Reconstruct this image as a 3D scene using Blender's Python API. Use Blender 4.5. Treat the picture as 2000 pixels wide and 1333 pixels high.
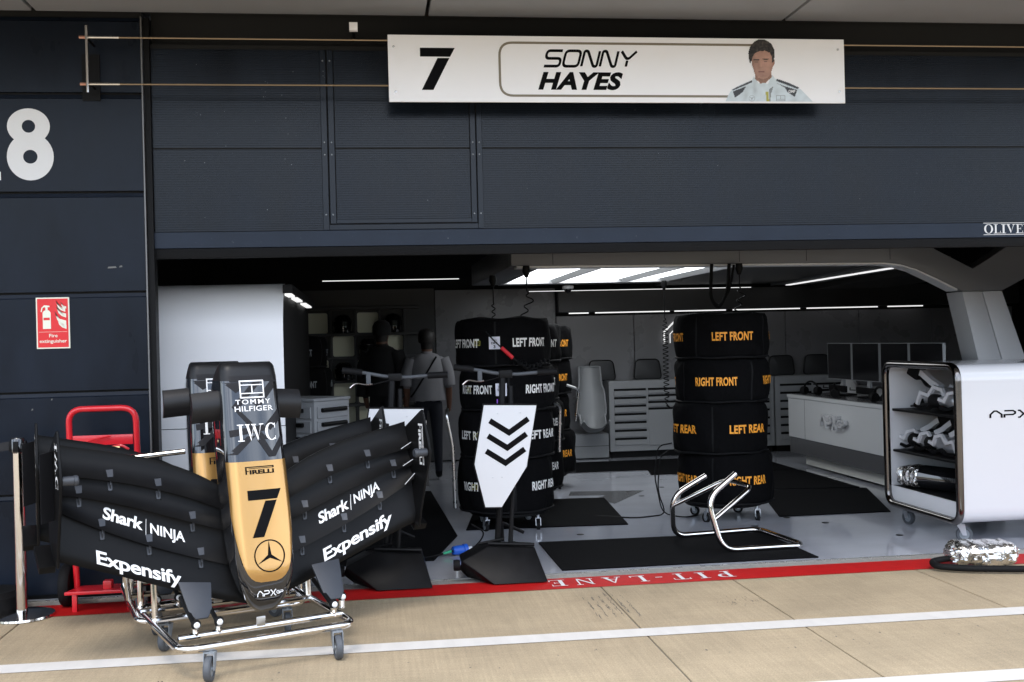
import bpy, bmesh, math, random
import numpy as np
from mathutils import Vector, Matrix
random.seed(7); rng = np.random.RandomState(11)
R = math.radians
sc = bpy.context.scene
for o in list(bpy.data.objects): bpy.data.objects.remove(o)

# ------------------------------------------------------------------ camera, world, sun, exposure
cam_d = bpy.data.cameras.new('camera'); cam = bpy.data.objects.new('camera', cam_d); sc.collection.objects.link(cam)
cam_d.sensor_width = 36.0; cam_d.lens = 36.0*2150/2000; cam_d.clip_start = .05; cam_d.clip_end = 3000
cam.location = (0, -6.95, 1.55)
YAW, ROLL = R(7.4), R(1.43)
_fw = Vector((math.sin(YAW), math.cos(YAW), 0)); _rt = Vector((math.cos(YAW), -math.sin(YAW), 0)); _up = Vector((0, 0, 1))
_r = _rt*math.cos(ROLL) - _up*math.sin(ROLL); _u = _up*math.cos(ROLL) + _rt*math.sin(ROLL)
cam.rotation_mode = 'QUATERNION'
cam.rotation_quaternion = Matrix((_r, _u, -_fw)).transposed().to_quaternion()
sc.camera = cam
SUN_EL, SUN_AZ = R(58), R(196)      # azimuth clockwise from +Y: behind the camera, a little to its left
w = bpy.data.worlds.new('World'); sc.world = w; w.use_nodes = True
nt = w.node_tree; nt.nodes.clear()
out = nt.nodes.new('ShaderNodeOutputWorld'); bg = nt.nodes.new('ShaderNodeBackground')
sky = nt.nodes.new('ShaderNodeTexSky'); sky.sky_type = 'NISHITA'; sky.sun_disc = False
sky.sun_elevation = SUN_EL; sky.sun_rotation = SUN_AZ; sky.air_density = 1.0; sky.dust_density = 2.0
hsv = nt.nodes.new('ShaderNodeHueSaturation'); hsv.inputs['Saturation'].default_value = .95
# broken white cloud, the same everywhere in the sky
tc = nt.nodes.new('ShaderNodeTexCoord'); nz = nt.nodes.new('ShaderNodeTexNoise'); nz.inputs['Scale'].default_value = 3.2; nz.inputs['Detail'].default_value = 7; nz.inputs['Roughness'].default_value = .58
rp = nt.nodes.new('ShaderNodeValToRGB'); rp.color_ramp.elements[0].position = .43; rp.color_ramp.elements[1].position = .57
mixc = nt.nodes.new('ShaderNodeMix'); mixc.data_type = 'RGBA'; mixc.inputs['B'].default_value = (8.8, 9.75, 11.3, 1)
nt.links.new(tc.outputs['Generated'], nz.inputs['Vector']); nt.links.new(nz.outputs['Fac'], rp.inputs['Fac'])
nt.links.new(rp.outputs['Color'], mixc.inputs['Factor']); nt.links.new(sky.outputs[0], hsv.inputs['Color'])
nt.links.new(hsv.outputs[0], mixc.inputs['A']); nt.links.new(mixc.outputs['Result'], bg.inputs['Color'])
bg.inputs['Strength'].default_value = .15
nt.links.new(bg.outputs[0], out.inputs[0])
sun_d = bpy.data.lights.new('sun', 'SUN'); sun = bpy.data.objects.new('sun', sun_d); sc.collection.objects.link(sun)
sun_d.energy = .5; sun_d.angle = R(20); sun_d.color = (1, .97, .92)
_sd = Vector((math.sin(SUN_AZ)*math.cos(SUN_EL), math.cos(SUN_AZ)*math.cos(SUN_EL), math.sin(SUN_EL)))
sun.rotation_euler = _sd.to_track_quat('Z', 'Y').to_euler()
sc.view_settings.view_transform = 'Standard'; sc.view_settings.look = 'None'; sc.view_settings.gamma = 1
sc.view_settings.exposure = 1.4
sc.view_settings.use_curve_mapping = False

# ------------------------------------------------------------------ helpers
COL = sc.collection
def link(o, parent=None):
    COL.objects.link(o)
    if parent is not None: o.parent = parent
    return o
def tag(o, label=None, cat=None, group=None, kind=None):
    if label: o['label'] = label
    if cat: o['category'] = cat
    if group: o['group'] = group
    if kind: o['kind'] = kind
    return o
def empty(name, loc=(0, 0, 0), rz=0, label=None, cat=None, group=None):
    o = bpy.data.objects.new(name, None); link(o); o.location = loc; o.rotation_euler = (0, 0, rz); o.empty_display_size = .1
    return tag(o, label, cat, group)
def kids(o): return [c for c in bpy.data.objects if c.parent == o]
def copy_tree(o, parent=None):
    c = o.copy(); COL.objects.link(c); c.parent = parent
    for ch in kids(o): copy_tree(ch, c)
    return c

def fillet(pts, r, n=5, closed=False):
    P = [Vector(p) for p in pts]; out = []; N = len(P)
    for i, p in enumerate(P):
        if not closed and i in (0, N-1): out.append(p); continue
        a, b = P[i-1], P[(i+1) % N]
        d1, d2 = (a-p), (b-p)
        rr = min(r, d1.length*.48, d2.length*.48)
        if rr < 1e-6: out.append(p); continue
        s, e = p + d1.normalized()*rr, p + d2.normalized()*rr
        for k in range(n+1):
            t = k/n; out.append(s*(1-t)**2 + p*2*t*(1-t) + e*t*t)
    return out

class MB:
    def __init__(s): s.v = []; s.f = []; s.m = []
    def add(s, vs, fs, m=0):
        o = len(s.v); s.v += [tuple(x) for x in vs]; s.f += [tuple(i+o for i in f) for f in fs]; s.m += [m]*len(fs); return s
    def box(s, c, d, rz=0, m=0, rot=None):
        x, y, z = [t/2 for t in d]
        M = rot if rot is not None else Matrix.Rotation(rz, 3, 'Z')
        vs = [M @ Vector((sx*x, sy*y, sz*z)) + Vector(c) for sx in (-1, 1) for sy in (-1, 1) for sz in (-1, 1)]
        return s.add(vs, [(0, 1, 3, 2), (4, 6, 7, 5), (0, 4, 5, 1), (2, 3, 7, 6), (0, 2, 6, 4), (1, 5, 7, 3)], m)
    def bb(s, x0, x1, y0, y1, z0, z1, m=0):
        return s.box(((x0+x1)/2, (y0+y1)/2, (z0+z1)/2), (x1-x0, y1-y0, z1-z0), m=m)
    def prism(s, poly, a0, a1, ax='y', m=0):
        # poly in the two other axes, extruded along ax
        def mk(p, a):
            return {'x': (a, p[0], p[1]), 'y': (p[0], a, p[1]), 'z': (p[0], p[1], a)}[ax]
        n = len(poly); vs = [mk(p, a0) for p in poly] + [mk(p, a1) for p in poly]
        fs = [tuple(range(n)), tuple(range(2*n-1, n-1, -1))] + [(i, n+i, n+(i+1) % n, (i+1) % n) for i in range(n)]
        return s.add(vs, fs, m)
    def tube(s, pts, r, n=10, closed=False, m=0, cap=True):
        P = [Vector(p) for p in pts]; N = len(P); rings = []; prev = None
        rr = r if hasattr(r, '__len__') else [r]*N
        for i in range(N):
            if closed: t = P[(i+1) % N]-P[i-1]
            else: t = P[min(i+1, N-1)]-P[max(i-1, 0)]
            t = t.normalized() if t.length > 1e-9 else Vector((0, 0, 1))
            if prev is None:
                a = Vector((0, 0, 1)) if abs(t.z) < .9 else Vector((1, 0, 0))
                u = t.cross(a).normalized()
            else:
                u = (prev - t*prev.dot(t)); u = u.normalized() if u.length > 1e-6 else t.orthogonal().normalized()
            prev = u; v = t.cross(u)
            rings.append([P[i] + (u*math.cos(2*math.pi*k/n) + v*math.sin(2*math.pi*k/n))*rr[i] for k in range(n)])
        vs = [p for q in rings for p in q]; fs = []
        for i in range(N if closed else N-1):
            j = (i+1) % N
            for k in range(n):
                fs.append((i*n+k, i*n+(k+1) % n, j*n+(k+1) % n, j*n+k))
        if cap and not closed:
            fs.append(tuple(range(n-1, -1, -1))); fs.append(tuple(range((N-1)*n, N*n)))
        return s.add(vs, fs, m)
    def lathe(s, prof, n=24, c=(0, 0, 0), ax='z', m=0, wob=None):
        vs = []; L = len(prof)
        for k in range(n):
            a = 2*math.pi*k/n
            for (r, z) in prof:
                x, y = r*math.cos(a), r*math.sin(a)
                p = {'z': (x, y, z), 'y': (x, z, y), 'x': (z, x, y)}[ax]
                vs.append((p[0]+c[0], p[1]+c[1], p[2]+c[2]))
        fs = [(k*L+i, ((k+1) % n)*L+i, ((k+1) % n)*L+i+1, k*L+i+1) for k in range(n) for i in range(L-1)]
        return s.add(vs, fs, m)
    def sphere(s, c, r, n=14, m=0, sc_=(1, 1, 1)):
        prof = [(r*math.cos(t), r*math.sin(t)) for t in [(-.5+i/8)*math.pi for i in range(9)]]
        o = len(s.v); s.lathe(prof, n, (0, 0, 0), 'z', m)
        for i in range(o, len(s.v)):
            x, y, z = s.v[i]; s.v[i] = (c[0]+x*sc_[0], c[1]+y*sc_[1], c[2]+z*sc_[2])
        return s
    def grid(s, fn, us, vs_, m=0):
        nu, nv = len(us), len(vs_)
        return s.add([fn(u, v) for u in us for v in vs_], [(i*nv+j, (i+1)*nv+j, (i+1)*nv+j+1, i*nv+j+1) for i in range(nu-1) for j in range(nv-1)], m)
    def build(s, name, mat, parent=None, smooth=None, bevel=0, seg=2, fix=True, loc=None):
        me = bpy.data.meshes.new(name); me.from_pydata(s.v, [], s.f)
        mats = mat if isinstance(mat, (list, tuple)) else [mat]
        for mm in mats: me.materials.append(mm)
        if len(mats) > 1: me.polygons.foreach_set('material_index', s.m)
        bm = bmesh.new(); bm.from_mesh(me)
        if fix:
            bmesh.ops.remove_doubles(bm, verts=bm.verts, dist=1e-5)
            bmesh.ops.recalc_face_normals(bm, faces=bm.faces)
        if bevel:
            es = [e for e in bm.edges if e.is_manifold and e.calc_face_angle(0) > .6]
            bmesh.ops.bevel(bm, geom=es, offset=bevel, segments=seg, affect='EDGES', profile=.6, clamp_overlap=True)
        bm.to_mesh(me); bm.free()
        if smooth is None: smooth = 35
        if smooth:
            me.shade_smooth(); me.set_sharp_from_angle(angle=R(smooth))
        o = bpy.data.objects.new(name, me); link(o, parent)
        if loc: o.location = loc
        return o

# ------------------------------------------------------------------ materials
def mat(name, col, rough=.5, metal=0, var=0, vscale=6, bump=0, bscale=60, spec=.5, coat=0, stretch=(1, 1, 1), emit=0, rvar=0, detail=4, sheen=0, dirt=0, dcol=(.3, .28, .25)):
    m = bpy.data.materials.new(name); m.use_nodes = True; t = m.node_tree; b = t.nodes['Principled BSDF']
    b.inputs['Base Color'].default_value = (*col, 1); b.inputs['Roughness'].default_value = rough; b.inputs['Metallic'].default_value = metal
    b.inputs['Specular IOR Level'].default_value = spec
    if coat: b.inputs['Coat Weight'].default_value = coat; b.inputs['Coat Roughness'].default_value = .03
    if sheen: b.inputs['Sheen Weight'].default_value = sheen
    if emit: b.inputs['Emission Color'].default_value = (*col, 1); b.inputs['Emission Strength'].default_value = emit
    if var or bump or rvar or dirt:
        tcn = t.nodes.new('ShaderNodeTexCoord'); mp = t.nodes.new('ShaderNodeMapping'); mp.inputs['Scale'].default_value = stretch
        geo = t.nodes.new('ShaderNodeNewGeometry')
        t.links.new(geo.outputs['Position'], mp.inputs['Vector'])
    if var or rvar:
        n = t.nodes.new('ShaderNodeTexNoise'); n.inputs['Scale'].default_value = vscale; n.inputs['Detail'].default_value = detail; n.inputs['Roughness'].default_value = .6
        t.links.new(mp.outputs[0], n.inputs['Vector'])
    last = None
    if var:
        mr = t.nodes.new('ShaderNodeMapRange'); mr.inputs['From Min'].default_value = .25; mr.inputs['From Max'].default_value = .75; mr.inputs['To Min'].default_value = 1-var; mr.inputs['To Max'].default_value = 1+var
        t.links.new(n.outputs['Fac'], mr.inputs['Value'])
        mx = t.nodes.new('ShaderNodeMix'); mx.data_type = 'RGBA'; mx.blend_type = 'MULTIPLY'; mx.inputs['Factor'].default_value = 1; mx.inputs['A'].default_value = (*col, 1)
        t.links.new(mr.outputs[0], mx.inputs['B']); t.links.new(mx.outputs['Result'], b.inputs['Base Color']); last = mx.outputs['Result']
    if dirt:
        n3 = t.nodes.new('ShaderNodeTexNoise'); n3.inputs['Scale'].default_value = vscale*9; n3.inputs['Detail'].default_value = 6; n3.inputs['Roughness'].default_value = .75
        t.links.new(geo.outputs['Position'], n3.inputs['Vector'])
        mr3 = t.nodes.new('ShaderNodeMapRange'); mr3.inputs['From Min'].default_value = .64; mr3.inputs['From Max'].default_value = .72; mr3.inputs['To Max'].default_value = dirt
        t.links.new(n3.outputs['Fac'], mr3.inputs['Value'])
        mx3 = t.nodes.new('ShaderNodeMix'); mx3.data_type = 'RGBA'; mx3.inputs['B'].default_value = (*dcol, 1)
        t.links.new(mr3.outputs[0], mx3.inputs['Factor'])
        if last: t.links.new(last, mx3.inputs['A'])
        else: mx3.inputs['A'].default_value = (*col, 1)
        t.links.new(mx3.outputs['Result'], b.inputs['Base Color'])
    if rvar:
        m2 = t.nodes.new('ShaderNodeMapRange'); m2.inputs['To Min'].default_value = max(.02, rough-rvar); m2.inputs['To Max'].default_value = rough+rvar
        t.links.new(n.outputs['Fac'], m2.inputs['Value']); t.links.new(m2.outputs[0], b.inputs['Roughness'])
    if bump:
        n2 = t.nodes.new('ShaderNodeTexNoise'); n2.inputs['Scale'].default_value = bscale; n2.inputs['Detail'].default_value = 5
        t.links.new(mp.outputs[0], n2.inputs['Vector'])
        bp = t.nodes.new('ShaderNodeBump'); bp.inputs['Strength'].default_value = bump; bp.inputs['Distance'].default_value = .01
        t.links.new(n2.outputs['Fac'], bp.inputs['Height']); t.links.new(bp.outputs[0], b.inputs['Normal'])
    return m
M = {}
M['blue'] = mat('navy_cladding', (.0080, .0118, .0198), .30, spec=.14, var=.38, vscale=2.6, rvar=.10, stretch=(1, 1, .45), dirt=.05, dcol=(.05, .055, .06))
M['blue2'] = mat('navy_shutter', (.0092, .0135, .0215), .24, spec=.20, var=.34, vscale=2.8, rvar=.1, stretch=(1, 1, .3), dirt=.05, dcol=(.06, .065, .07))
M['rail'] = mat('navy_rail', (.0135, .0215, .038), .4, spec=.2, var=.15, vscale=4, dirt=.2, dcol=(.25, .27, .3))
M['black'] = mat('matt_black', (.004, .004, .0045), .5, spec=.15)
M['void'] = mat('black_ceiling', (.006, .006, .006), .9)
M['rubber'] = mat('rubber_black', (.0045, .0045, .005), .7, spec=.18, bump=.15, bscale=90)
M['chrome'] = mat('polished_steel', (.72, .69, .66), .10, 1, rvar=.05, vscale=9)
M['steel'] = mat('brushed_steel', (.55, .55, .54), .28, 1, rvar=.08, vscale=12)
M['darksteel'] = mat('dark_chrome', (.16, .15, .145), .16, 1)
M['zinc'] = mat('zinc_fork', (.5, .52, .55), .32, .85)
M['greyplastic'] = mat('grey_plastic', (.19, .21, .23), .45)
M['greytyre'] = mat('grey_caster_tyre', (.06, .066, .075), .6)
M['white'] = mat('white_sign', (.88, .88, .90), .35, var=.02, vscale=1)
M['shieldwhite'] = mat('white_shield', (.58, .59, .61), .35, var=.02, vscale=3)
M['whitegloss'] = mat('white_gloss_lacquer', (.60, .60, .615), .16, coat=.4, rvar=.04, vscale=3)
M['whitepanel'] = mat('white_satin_panel', (.84, .84, .85), .4, rvar=.05, vscale=2)
M['ink'] = mat('black_ink', (.003, .003, .0035), .5, spec=.06)
M['bronze'] = mat('bronze_line', (.20, .17, .12), .4)
M['red'] = mat('red_enamel', (.62, .012, .022), .32, coat=.3)
M['signred'] = mat('sign_red', (.70, .012, .015), .4)
M['ivory'] = mat('ivory_vinyl', (.80, .80, .66), .45)
M['wing'] = mat('satin_black_carbon', (.0048, .0048, .0051), .34, spec=.11, var=.25, vscale=5, rvar=.06, bump=.02, bscale=300, dirt=.05, dcol=(.1, .1, .1))
M['wing2'] = mat('soft_black_paint', (.006, .006, .007), .42, spec=.3)
M['bracket'] = mat('slate_bracket', (.030, .034, .042), .45)
M['pad'] = mat('slate_pad', (.020, .024, .032), .5, var=.1, vscale=10)
M['gloss'] = mat('gloss_black', (.008, .008, .009), .05, coat=1)
M['graphite'] = mat('matt_graphite_stripe', (.016, .016, .018), .6, spec=.15)
M['gold'] = mat('gold_paint', (.43, .235, .068), .28, .75, coat=.5)
M['vinyl'] = mat('white_vinyl', (.70, .70, .70), .45)
M['blanket'] = mat('black_blanket_cloth', (.0030, .0030, .0034), .9, bump=.9, bscale=15, spec=.08)
M['orange'] = mat('orange_print', (.90, .36, .03), .6)
M['print'] = mat('white_print', (.74, .73, .70), .6)
M['paper'] = mat('paper_tag', (.70, .70, .78), .6)
M['mat'] = mat('black_floor_mat', (.0032, .0032, .0038), .9, spec=.10, bump=.5, bscale=220, dirt=.2, vscale=8, dcol=(.06, .06, .06))
M['grey'] = mat('grey_cabinet', (.30, .31, .32), .42)
M['greywall'] = mat('grey_wall_panel', (.17, .17, .18), .28, rvar=.06, vscale=1.5)
M['darkwall'] = mat('charcoal_wall_panel', (.035, .036, .038), .4)
M['gantry'] = mat('warm_grey_gantry', (.135, .140, .150), .40, rvar=.04, vscale=2)
M['column'] = mat('pale_grey_column', (.50, .51, .53), .38)
M['deskgrey'] = mat('desk_lacquer', (.62, .63, .64), .22, rvar=.05)
M['deskdark'] = mat('desk_dark_band', (.10, .10, .105), .2)
M['screen'] = mat('black_screen', (.003, .003, .004), .12, spec=.25)
M['soffit'] = mat('soffit_panel', (.33, .345, .365), .5, var=.06, vscale=1)
M['mullion'] = mat('white_mullion', (.80, .81, .82), .4)
M['lightbox'] = mat('light_box', (.93, .97, 1.0), .5, emit=1.5)
M['strip'] = mat('strip_light', (1, 1, 1), .5, emit=.36)
M['cell'] = mat('backlit_cell', (.80, .80, .62), .5, emit=.002)
M['cellwhite'] = mat('shelf_cell_back', (.30, .30, .29), .5)
M['foil'] = mat('crinkled_foil', (.70, .69, .67), .26, 1, bump=.9, bscale=30)
M['skin'] = mat('skin', (.13, .06, .035), .5)
M['hair'] = mat('dark_hair', (.010, .008, .007), .6)
M['shirt'] = mat('pale_cotton', (.19, .19, .205), .8)
M['dark'] = mat('dark_cloth', (.008, .008, .009), .9)
M['navycloth'] = mat('navy_cloth', (.012, .014, .022), .9)
M['blueplug'] = mat('blue_plug', (.02, .12, .6), .4)
M['green'] = mat('green_band', (.03, .4, .2), .5)
M['purple'] = mat('purple_strap', (.25, .08, .55), .6)
M['cream'] = mat('cream_plinth', (.62, .61, .56), .3)
M['neon'] = mat('white_neon', (1, 1, 1), .4, emit=.3)
M['suit'] = mat('printed_pale_suit', (.62, .70, .74), .4)
M['suitdark'] = mat('printed_dark_panel', (.035, .037, .045), .4)
M['face'] = mat('printed_skin', (.36, .20, .145), .4)
M['faceshade'] = mat('printed_skin_tone', (.25, .13, .095), .4)
M['wineink'] = mat('printed_lip', (.24, .10, .09), .4)
M['roundel'] = mat('printed_yellow', (.45, .42, .05), .4)

def concrete(name, col, red=False):
    m = bpy.data.materials.new(name); m.use_nodes = True; t = m.node_tree; b = t.nodes['Principled BSDF']; L = t.links
    geo = t.nodes.new('ShaderNodeNewGeometry')
    def noise(scale, st, det=5, ro=.6):
        mp = t.nodes.new('ShaderNodeMapping'); mp.inputs['Scale'].default_value = st; L.new(geo.outputs['Position'], mp.inputs['Vector'])
        n = t.nodes.new('ShaderNodeTexNoise'); n.inputs['Scale'].default_value = scale; n.inputs['Detail'].default_value = det; n.inputs['Roughness'].default_value = ro
        L.new(mp.outputs[0], n.inputs['Vector']); return n.outputs['Fac']
    def rng_(x, a, b_, c, d):
        r = t.nodes.new('ShaderNodeMapRange'); r.inputs['From Min'].default_value = a; r.inputs['From Max'].default_value = b_; r.inputs['To Min'].default_value = c; r.inputs['To Max'].default_value = d
        L.new(x, r.inputs['Value']); return r.outputs[0]
    def mul(x, y):
        mm = t.nodes.new('ShaderNodeMath'); mm.operation = 'MULTIPLY'; L.new(x, mm.inputs[0]); L.new(y, mm.inputs[1]); return mm.outputs[0]
    big = rng_(noise(1.3, (1, 1, 1), 6, .65), .3, .7, .80, 1.15)
    tine = rng_(noise(55, (1, .03, 1), 2), .35, .65, .93, 1.05)       # brushed grooves running towards the garage
    cross = rng_(noise(38, (.10, 1, 1), 3), .35, .65, .95, 1.04)
    grain = rng_(noise(120, (1, 1, 1), 5, .75), .3, .7, .66, 1.28)
    k = mul(mul(big, tine), mul(cross, grain))
    spots = rng_(noise(48, (1, .8, 1), 7, .85), .615, .71, 0, .6)
    mx = t.nodes.new('ShaderNodeMix'); mx.data_type = 'RGBA'; mx.blend_type = 'MULTIPLY'; mx.inputs['Factor'].default_value = 1; mx.inputs['A'].default_value = (*col, 1); L.new(k, mx.inputs['B'])
    m2 = t.nodes.new('ShaderNodeMix'); m2.data_type = 'RGBA'; m2.inputs['B'].default_value = (.13, .11, .085, 1); L.new(mul(spots, big), m2.inputs['Factor']); L.new(mx.outputs['Result'], m2.inputs['A'])
    L.new(m2.outputs['Result'], b.inputs['Base Color']); b.inputs['Roughness'].default_value = .8
    bp = t.nodes.new('ShaderNodeBump'); bp.inputs['Strength'].default_value = .35; bp.inputs['Distance'].default_value = .004; L.new(k, bp.inputs['Height']); L.new(bp.outputs[0], b.inputs['Normal'])
    return m
M['concrete'] = concrete('brushed_concrete', (.355, .280, .180))
M['edgecon'] = concrete('grey_edge_concrete', (.30, .285, .26))
M['joint'] = mat('joint_filler', (.13, .115, .095), .9)
M['redpaint'] = mat('red_line_paint', (.42, .008, .008), .6, spec=.2, var=.12, vscale=14, bump=.15, bscale=120, dirt=.25, dcol=(.2, .02, .02))
M['whitepaint'] = mat('white_line_paint', (.55, .525, .49), .65, var=.07, vscale=12, bump=.2, bscale=120, stretch=(1, .25, 1), dirt=.3, vscale_=0) if False else mat('white_line_paint', (.55, .525, .49), .65, var=.07, vscale=12, bump=.2, bscale=120, stretch=(1, .25, 1), dirt=.3, dcol=(.42, .38, .33))
M['floor'] = mat('grey_resin_floor', (.42, .435, .48), .09, var=.08, vscale=2.2, rvar=.05, bump=.015, bscale=6, stretch=(.5, 1, 1), coat=.3)

# ------------------------------------------------------------------ flat graphics: polygons in 2D, mapped on a surface
def ribbon(pts, wd, closed=False):
    """2D polyline -> outline polygon list (quads) with mitred corners"""
    P = [Vector((p[0], p[1])) for p in pts]; N = len(P); Lf, Rt = [], []
    for i in range(N):
        a = P[i-1] if (i > 0 or closed) else None; b = P[(i+1) % N] if (i < N-1 or closed) else None
        d1 = (P[i]-a).normalized() if a is not None else None; d2 = (b-P[i]).normalized() if b is not None else None
        if d1 is None: d1 = d2
        if d2 is None: d2 = d1
        n1 = Vector((-d1.y, d1.x)); n2 = Vector((-d2.y, d2.x)); n = n1+n2
        n = n.normalized() if n.length > 1e-6 else n1
        k = 1/max(.35, n.dot(n1)); Lf.append(P[i]+n*wd/2*k); Rt.append(P[i]-n*wd/2*k)
    return [[Lf[i], Lf[(i+1) % N], Rt[(i+1) % N], Rt[i]] for i in range(N if closed else N-1)]
def arcpts(cx, cy, rx, ry, a0, a1, n=16): return [(cx+rx*math.cos(R(a0+(a1-a0)*i/n)), cy+ry*math.sin(R(a0+(a1-a0)*i/n))) for i in range(n+1)]
def vring(cx, cy, ro, ri, a0=0, a1=360, n=24):
    o = arcpts(cx, cy, *ro, a0, a1, n); i_ = arcpts(cx, cy, *ri, a0, a1, n)
    return [[o[k], o[k+1], i_[k+1], i_[k]] for k in range(n)]
_cache = {}
def text2d(s, bold=0.0, shear=0.0, spacing=1.0):
    """built-in face -> list of triangles, scaled so that the capital height is 1"""
    key = (s, bold, shear, spacing)
    if key in _cache: return _cache[key]
    def conv(body):
        cu = bpy.data.curves.new('t', 'FONT'); cu.body = body; cu.offset = bold; cu.shear = shear; cu.space_character = spacing; cu.resolution_u = 4
        o = bpy.data.objects.new('t', cu); COL.objects.link(o); bpy.context.view_layer.update()
        me = o.to_mesh(); vs = [(v.co.x, v.co.y) for v in me.vertices]; fs = [tuple(p.vertices) for p in me.polygons]
        o.to_mesh_clear(); bpy.data.objects.remove(o); bpy.data.curves.remove(cu); return vs, fs
    hv, _ = conv('H'); h = max(v[1] for v in hv)-min(v[1] for v in hv); b0 = min(v[1] for v in hv)
    vs, fs = conv(s); x0 = min(v[0] for v in vs)
    vs = [((x-x0)/h, (y-b0)/h) for x, y in vs]
    _cache[key] = [[vs[i] for i in f] for f in fs]
    return _cache[key]
def place(polys, x0, y0, wd=None, ht=1.0):
    """put polygons at x0,y0 (baseline left) with capital height ht and, if given, total width wd"""
    xs = [p[0] for q in polys for p in q]; mn, mxx = min(xs), max(xs)
    sx = wd/(mxx-mn) if wd else ht
    return [[(x0+(p[0]-mn)*sx, y0+p[1]*ht) for p in q] for q in polys]
def shear2(polys, k): return [[(p[0]+k*p[1], p[1]) for p in q] for q in polys]
def decal(name, polys, fn, mt, parent, maxlen=None):
    """flat print: 2D polygons mapped by fn(x, y) onto a surface; maxlen (in 2D units) splits long edges so that the print follows a curve"""
    mb = MB()
    for q in polys: mb.add([(p[0], p[1], 0) for p in q], [tuple(range(len(q)))])
    if not maxlen:
        mb.v = [fn(v[0], v[1]) for v in mb.v]
        return mb.build(name, mt, parent, smooth=0)
    me = bpy.data.meshes.new(name); me.from_pydata(mb.v, [], mb.f); bm = bmesh.new(); bm.from_mesh(me)
    bmesh.ops.remove_doubles(bm, verts=bm.verts, dist=1e-6); bmesh.ops.triangulate(bm, faces=bm.faces)
    for _ in range(7):
        es = [e for e in bm.edges if e.calc_length() > maxlen]
        if not es: break
        bmesh.ops.subdivide_edges(bm, edges=es, cuts=1); bmesh.ops.triangulate(bm, faces=[f for f in bm.faces if len(f.verts) > 3])
    for v in bm.verts: v.co = fn(v.co.x, v.co.y)
    bm.to_mesh(me); bm.free(); me.materials.append(mt); me.shade_smooth()
    o = bpy.data.objects.new(name, me); link(o, parent); return o
def lift(polys, fn_n, step=.0002):
    pass
# letters drawn as strokes ------------------------------------------------------------
def strokes(defs, wd, r=0, x_gap=.18, n=5):
    """defs: list of (advance, [polyline,...]); returns polygons, capital height 1"""
    x = 0; out = []
    for adv, pls in defs:
        for pl in pls:
            closed = pl[0] == 'c'; pts = pl[1:] if closed else pl
            pts = [(px*adv + x, wd/2 + py*(1-wd)) for px, py in pts]
            if r: pts = fillet([(p[0], p[1], 0) for p in pts], r, n, closed)
            out += ribbon(pts, wd, closed)
        x += adv + x_gap
    return out
GL = {
 'S': (.95, [[(1, 1), (0, 1), (0, .5), (1, .5), (1, 0), (0, 0)]]),
 'O': (.95, [['c', (0, 0), (1, 0), (1, 1), (0, 1)]]),
 'N': (.95, [[(0, 0), (0, 1), (.22, 1), (.78, 0), (1, 0), (1, 1)]]),
 'Y': (.95, [[(0, 1), (.5, .42), (1, 1)], [(.5, .40), (.5, 0)]]),
 'H': (.85, [[(0, 0), (0, 1)], [(1, 0), (1, 1)], [(.12, .5), (.88, .5)]]),
 'A': (.95, [[(0, 0), (.38, 1), (.62, 1), (1, 0)], [(.26, .28), (.74, .28)]]),
 'E': (.80, [[(1, 1), (0, 1), (0, 0), (1, 0)], [(.14, .5), (.95, .5)]]),
}
def apx(wd=.13):
    d = [(1.0, [[(0, 0), (0, .5), (.34, 1), (.56, 1), (1, .5), (1, 0)]]),
         (.95, [[(0, 0), (0, .42), (.8, .42), (1, .6), (1, .82), (.8, 1), (0, 1)]]),
         (1.1, [[(0, 1), (.16, 1), (.46, .5), (.16, 0), (0, 0)], [(1, 1), (.84, 1), (.56, .5), (.84, 0), (1, 0)]])]
    p = strokes(d, wd, 0, .24)
    g = [(.95, [[(1, 1), (.2, 1), (0, .75), (0, .25), (.2, 0), (1, 0), (1, .5), (.5, .5)]]), (.95, [[(0, 0), (0, .4), (.8, .4), (1, .6), (1, .8), (.8, 1), (0, 1)]])]
    q = strokes(g, wd*1.35, 0, .28)
    xm = max(v[0] for f in p for v in f)
    q = [[(xm+.12+v[0]*.56, .24+v[1]*.52) for v in f] for f in q]
    return p+q
SEVEN = [[(0, .80), (0, 1), (.92, 1), (.80, .80)], [(.55, .765), (.785, .765), (.36, 0), (.08, 0)]]
SEVEN = [[(0, .79), (0, 1), (1, 1), (.86, .79)], [(.50, .76), (.84, .76), (.36, 0), (.03, 0)]]
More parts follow.
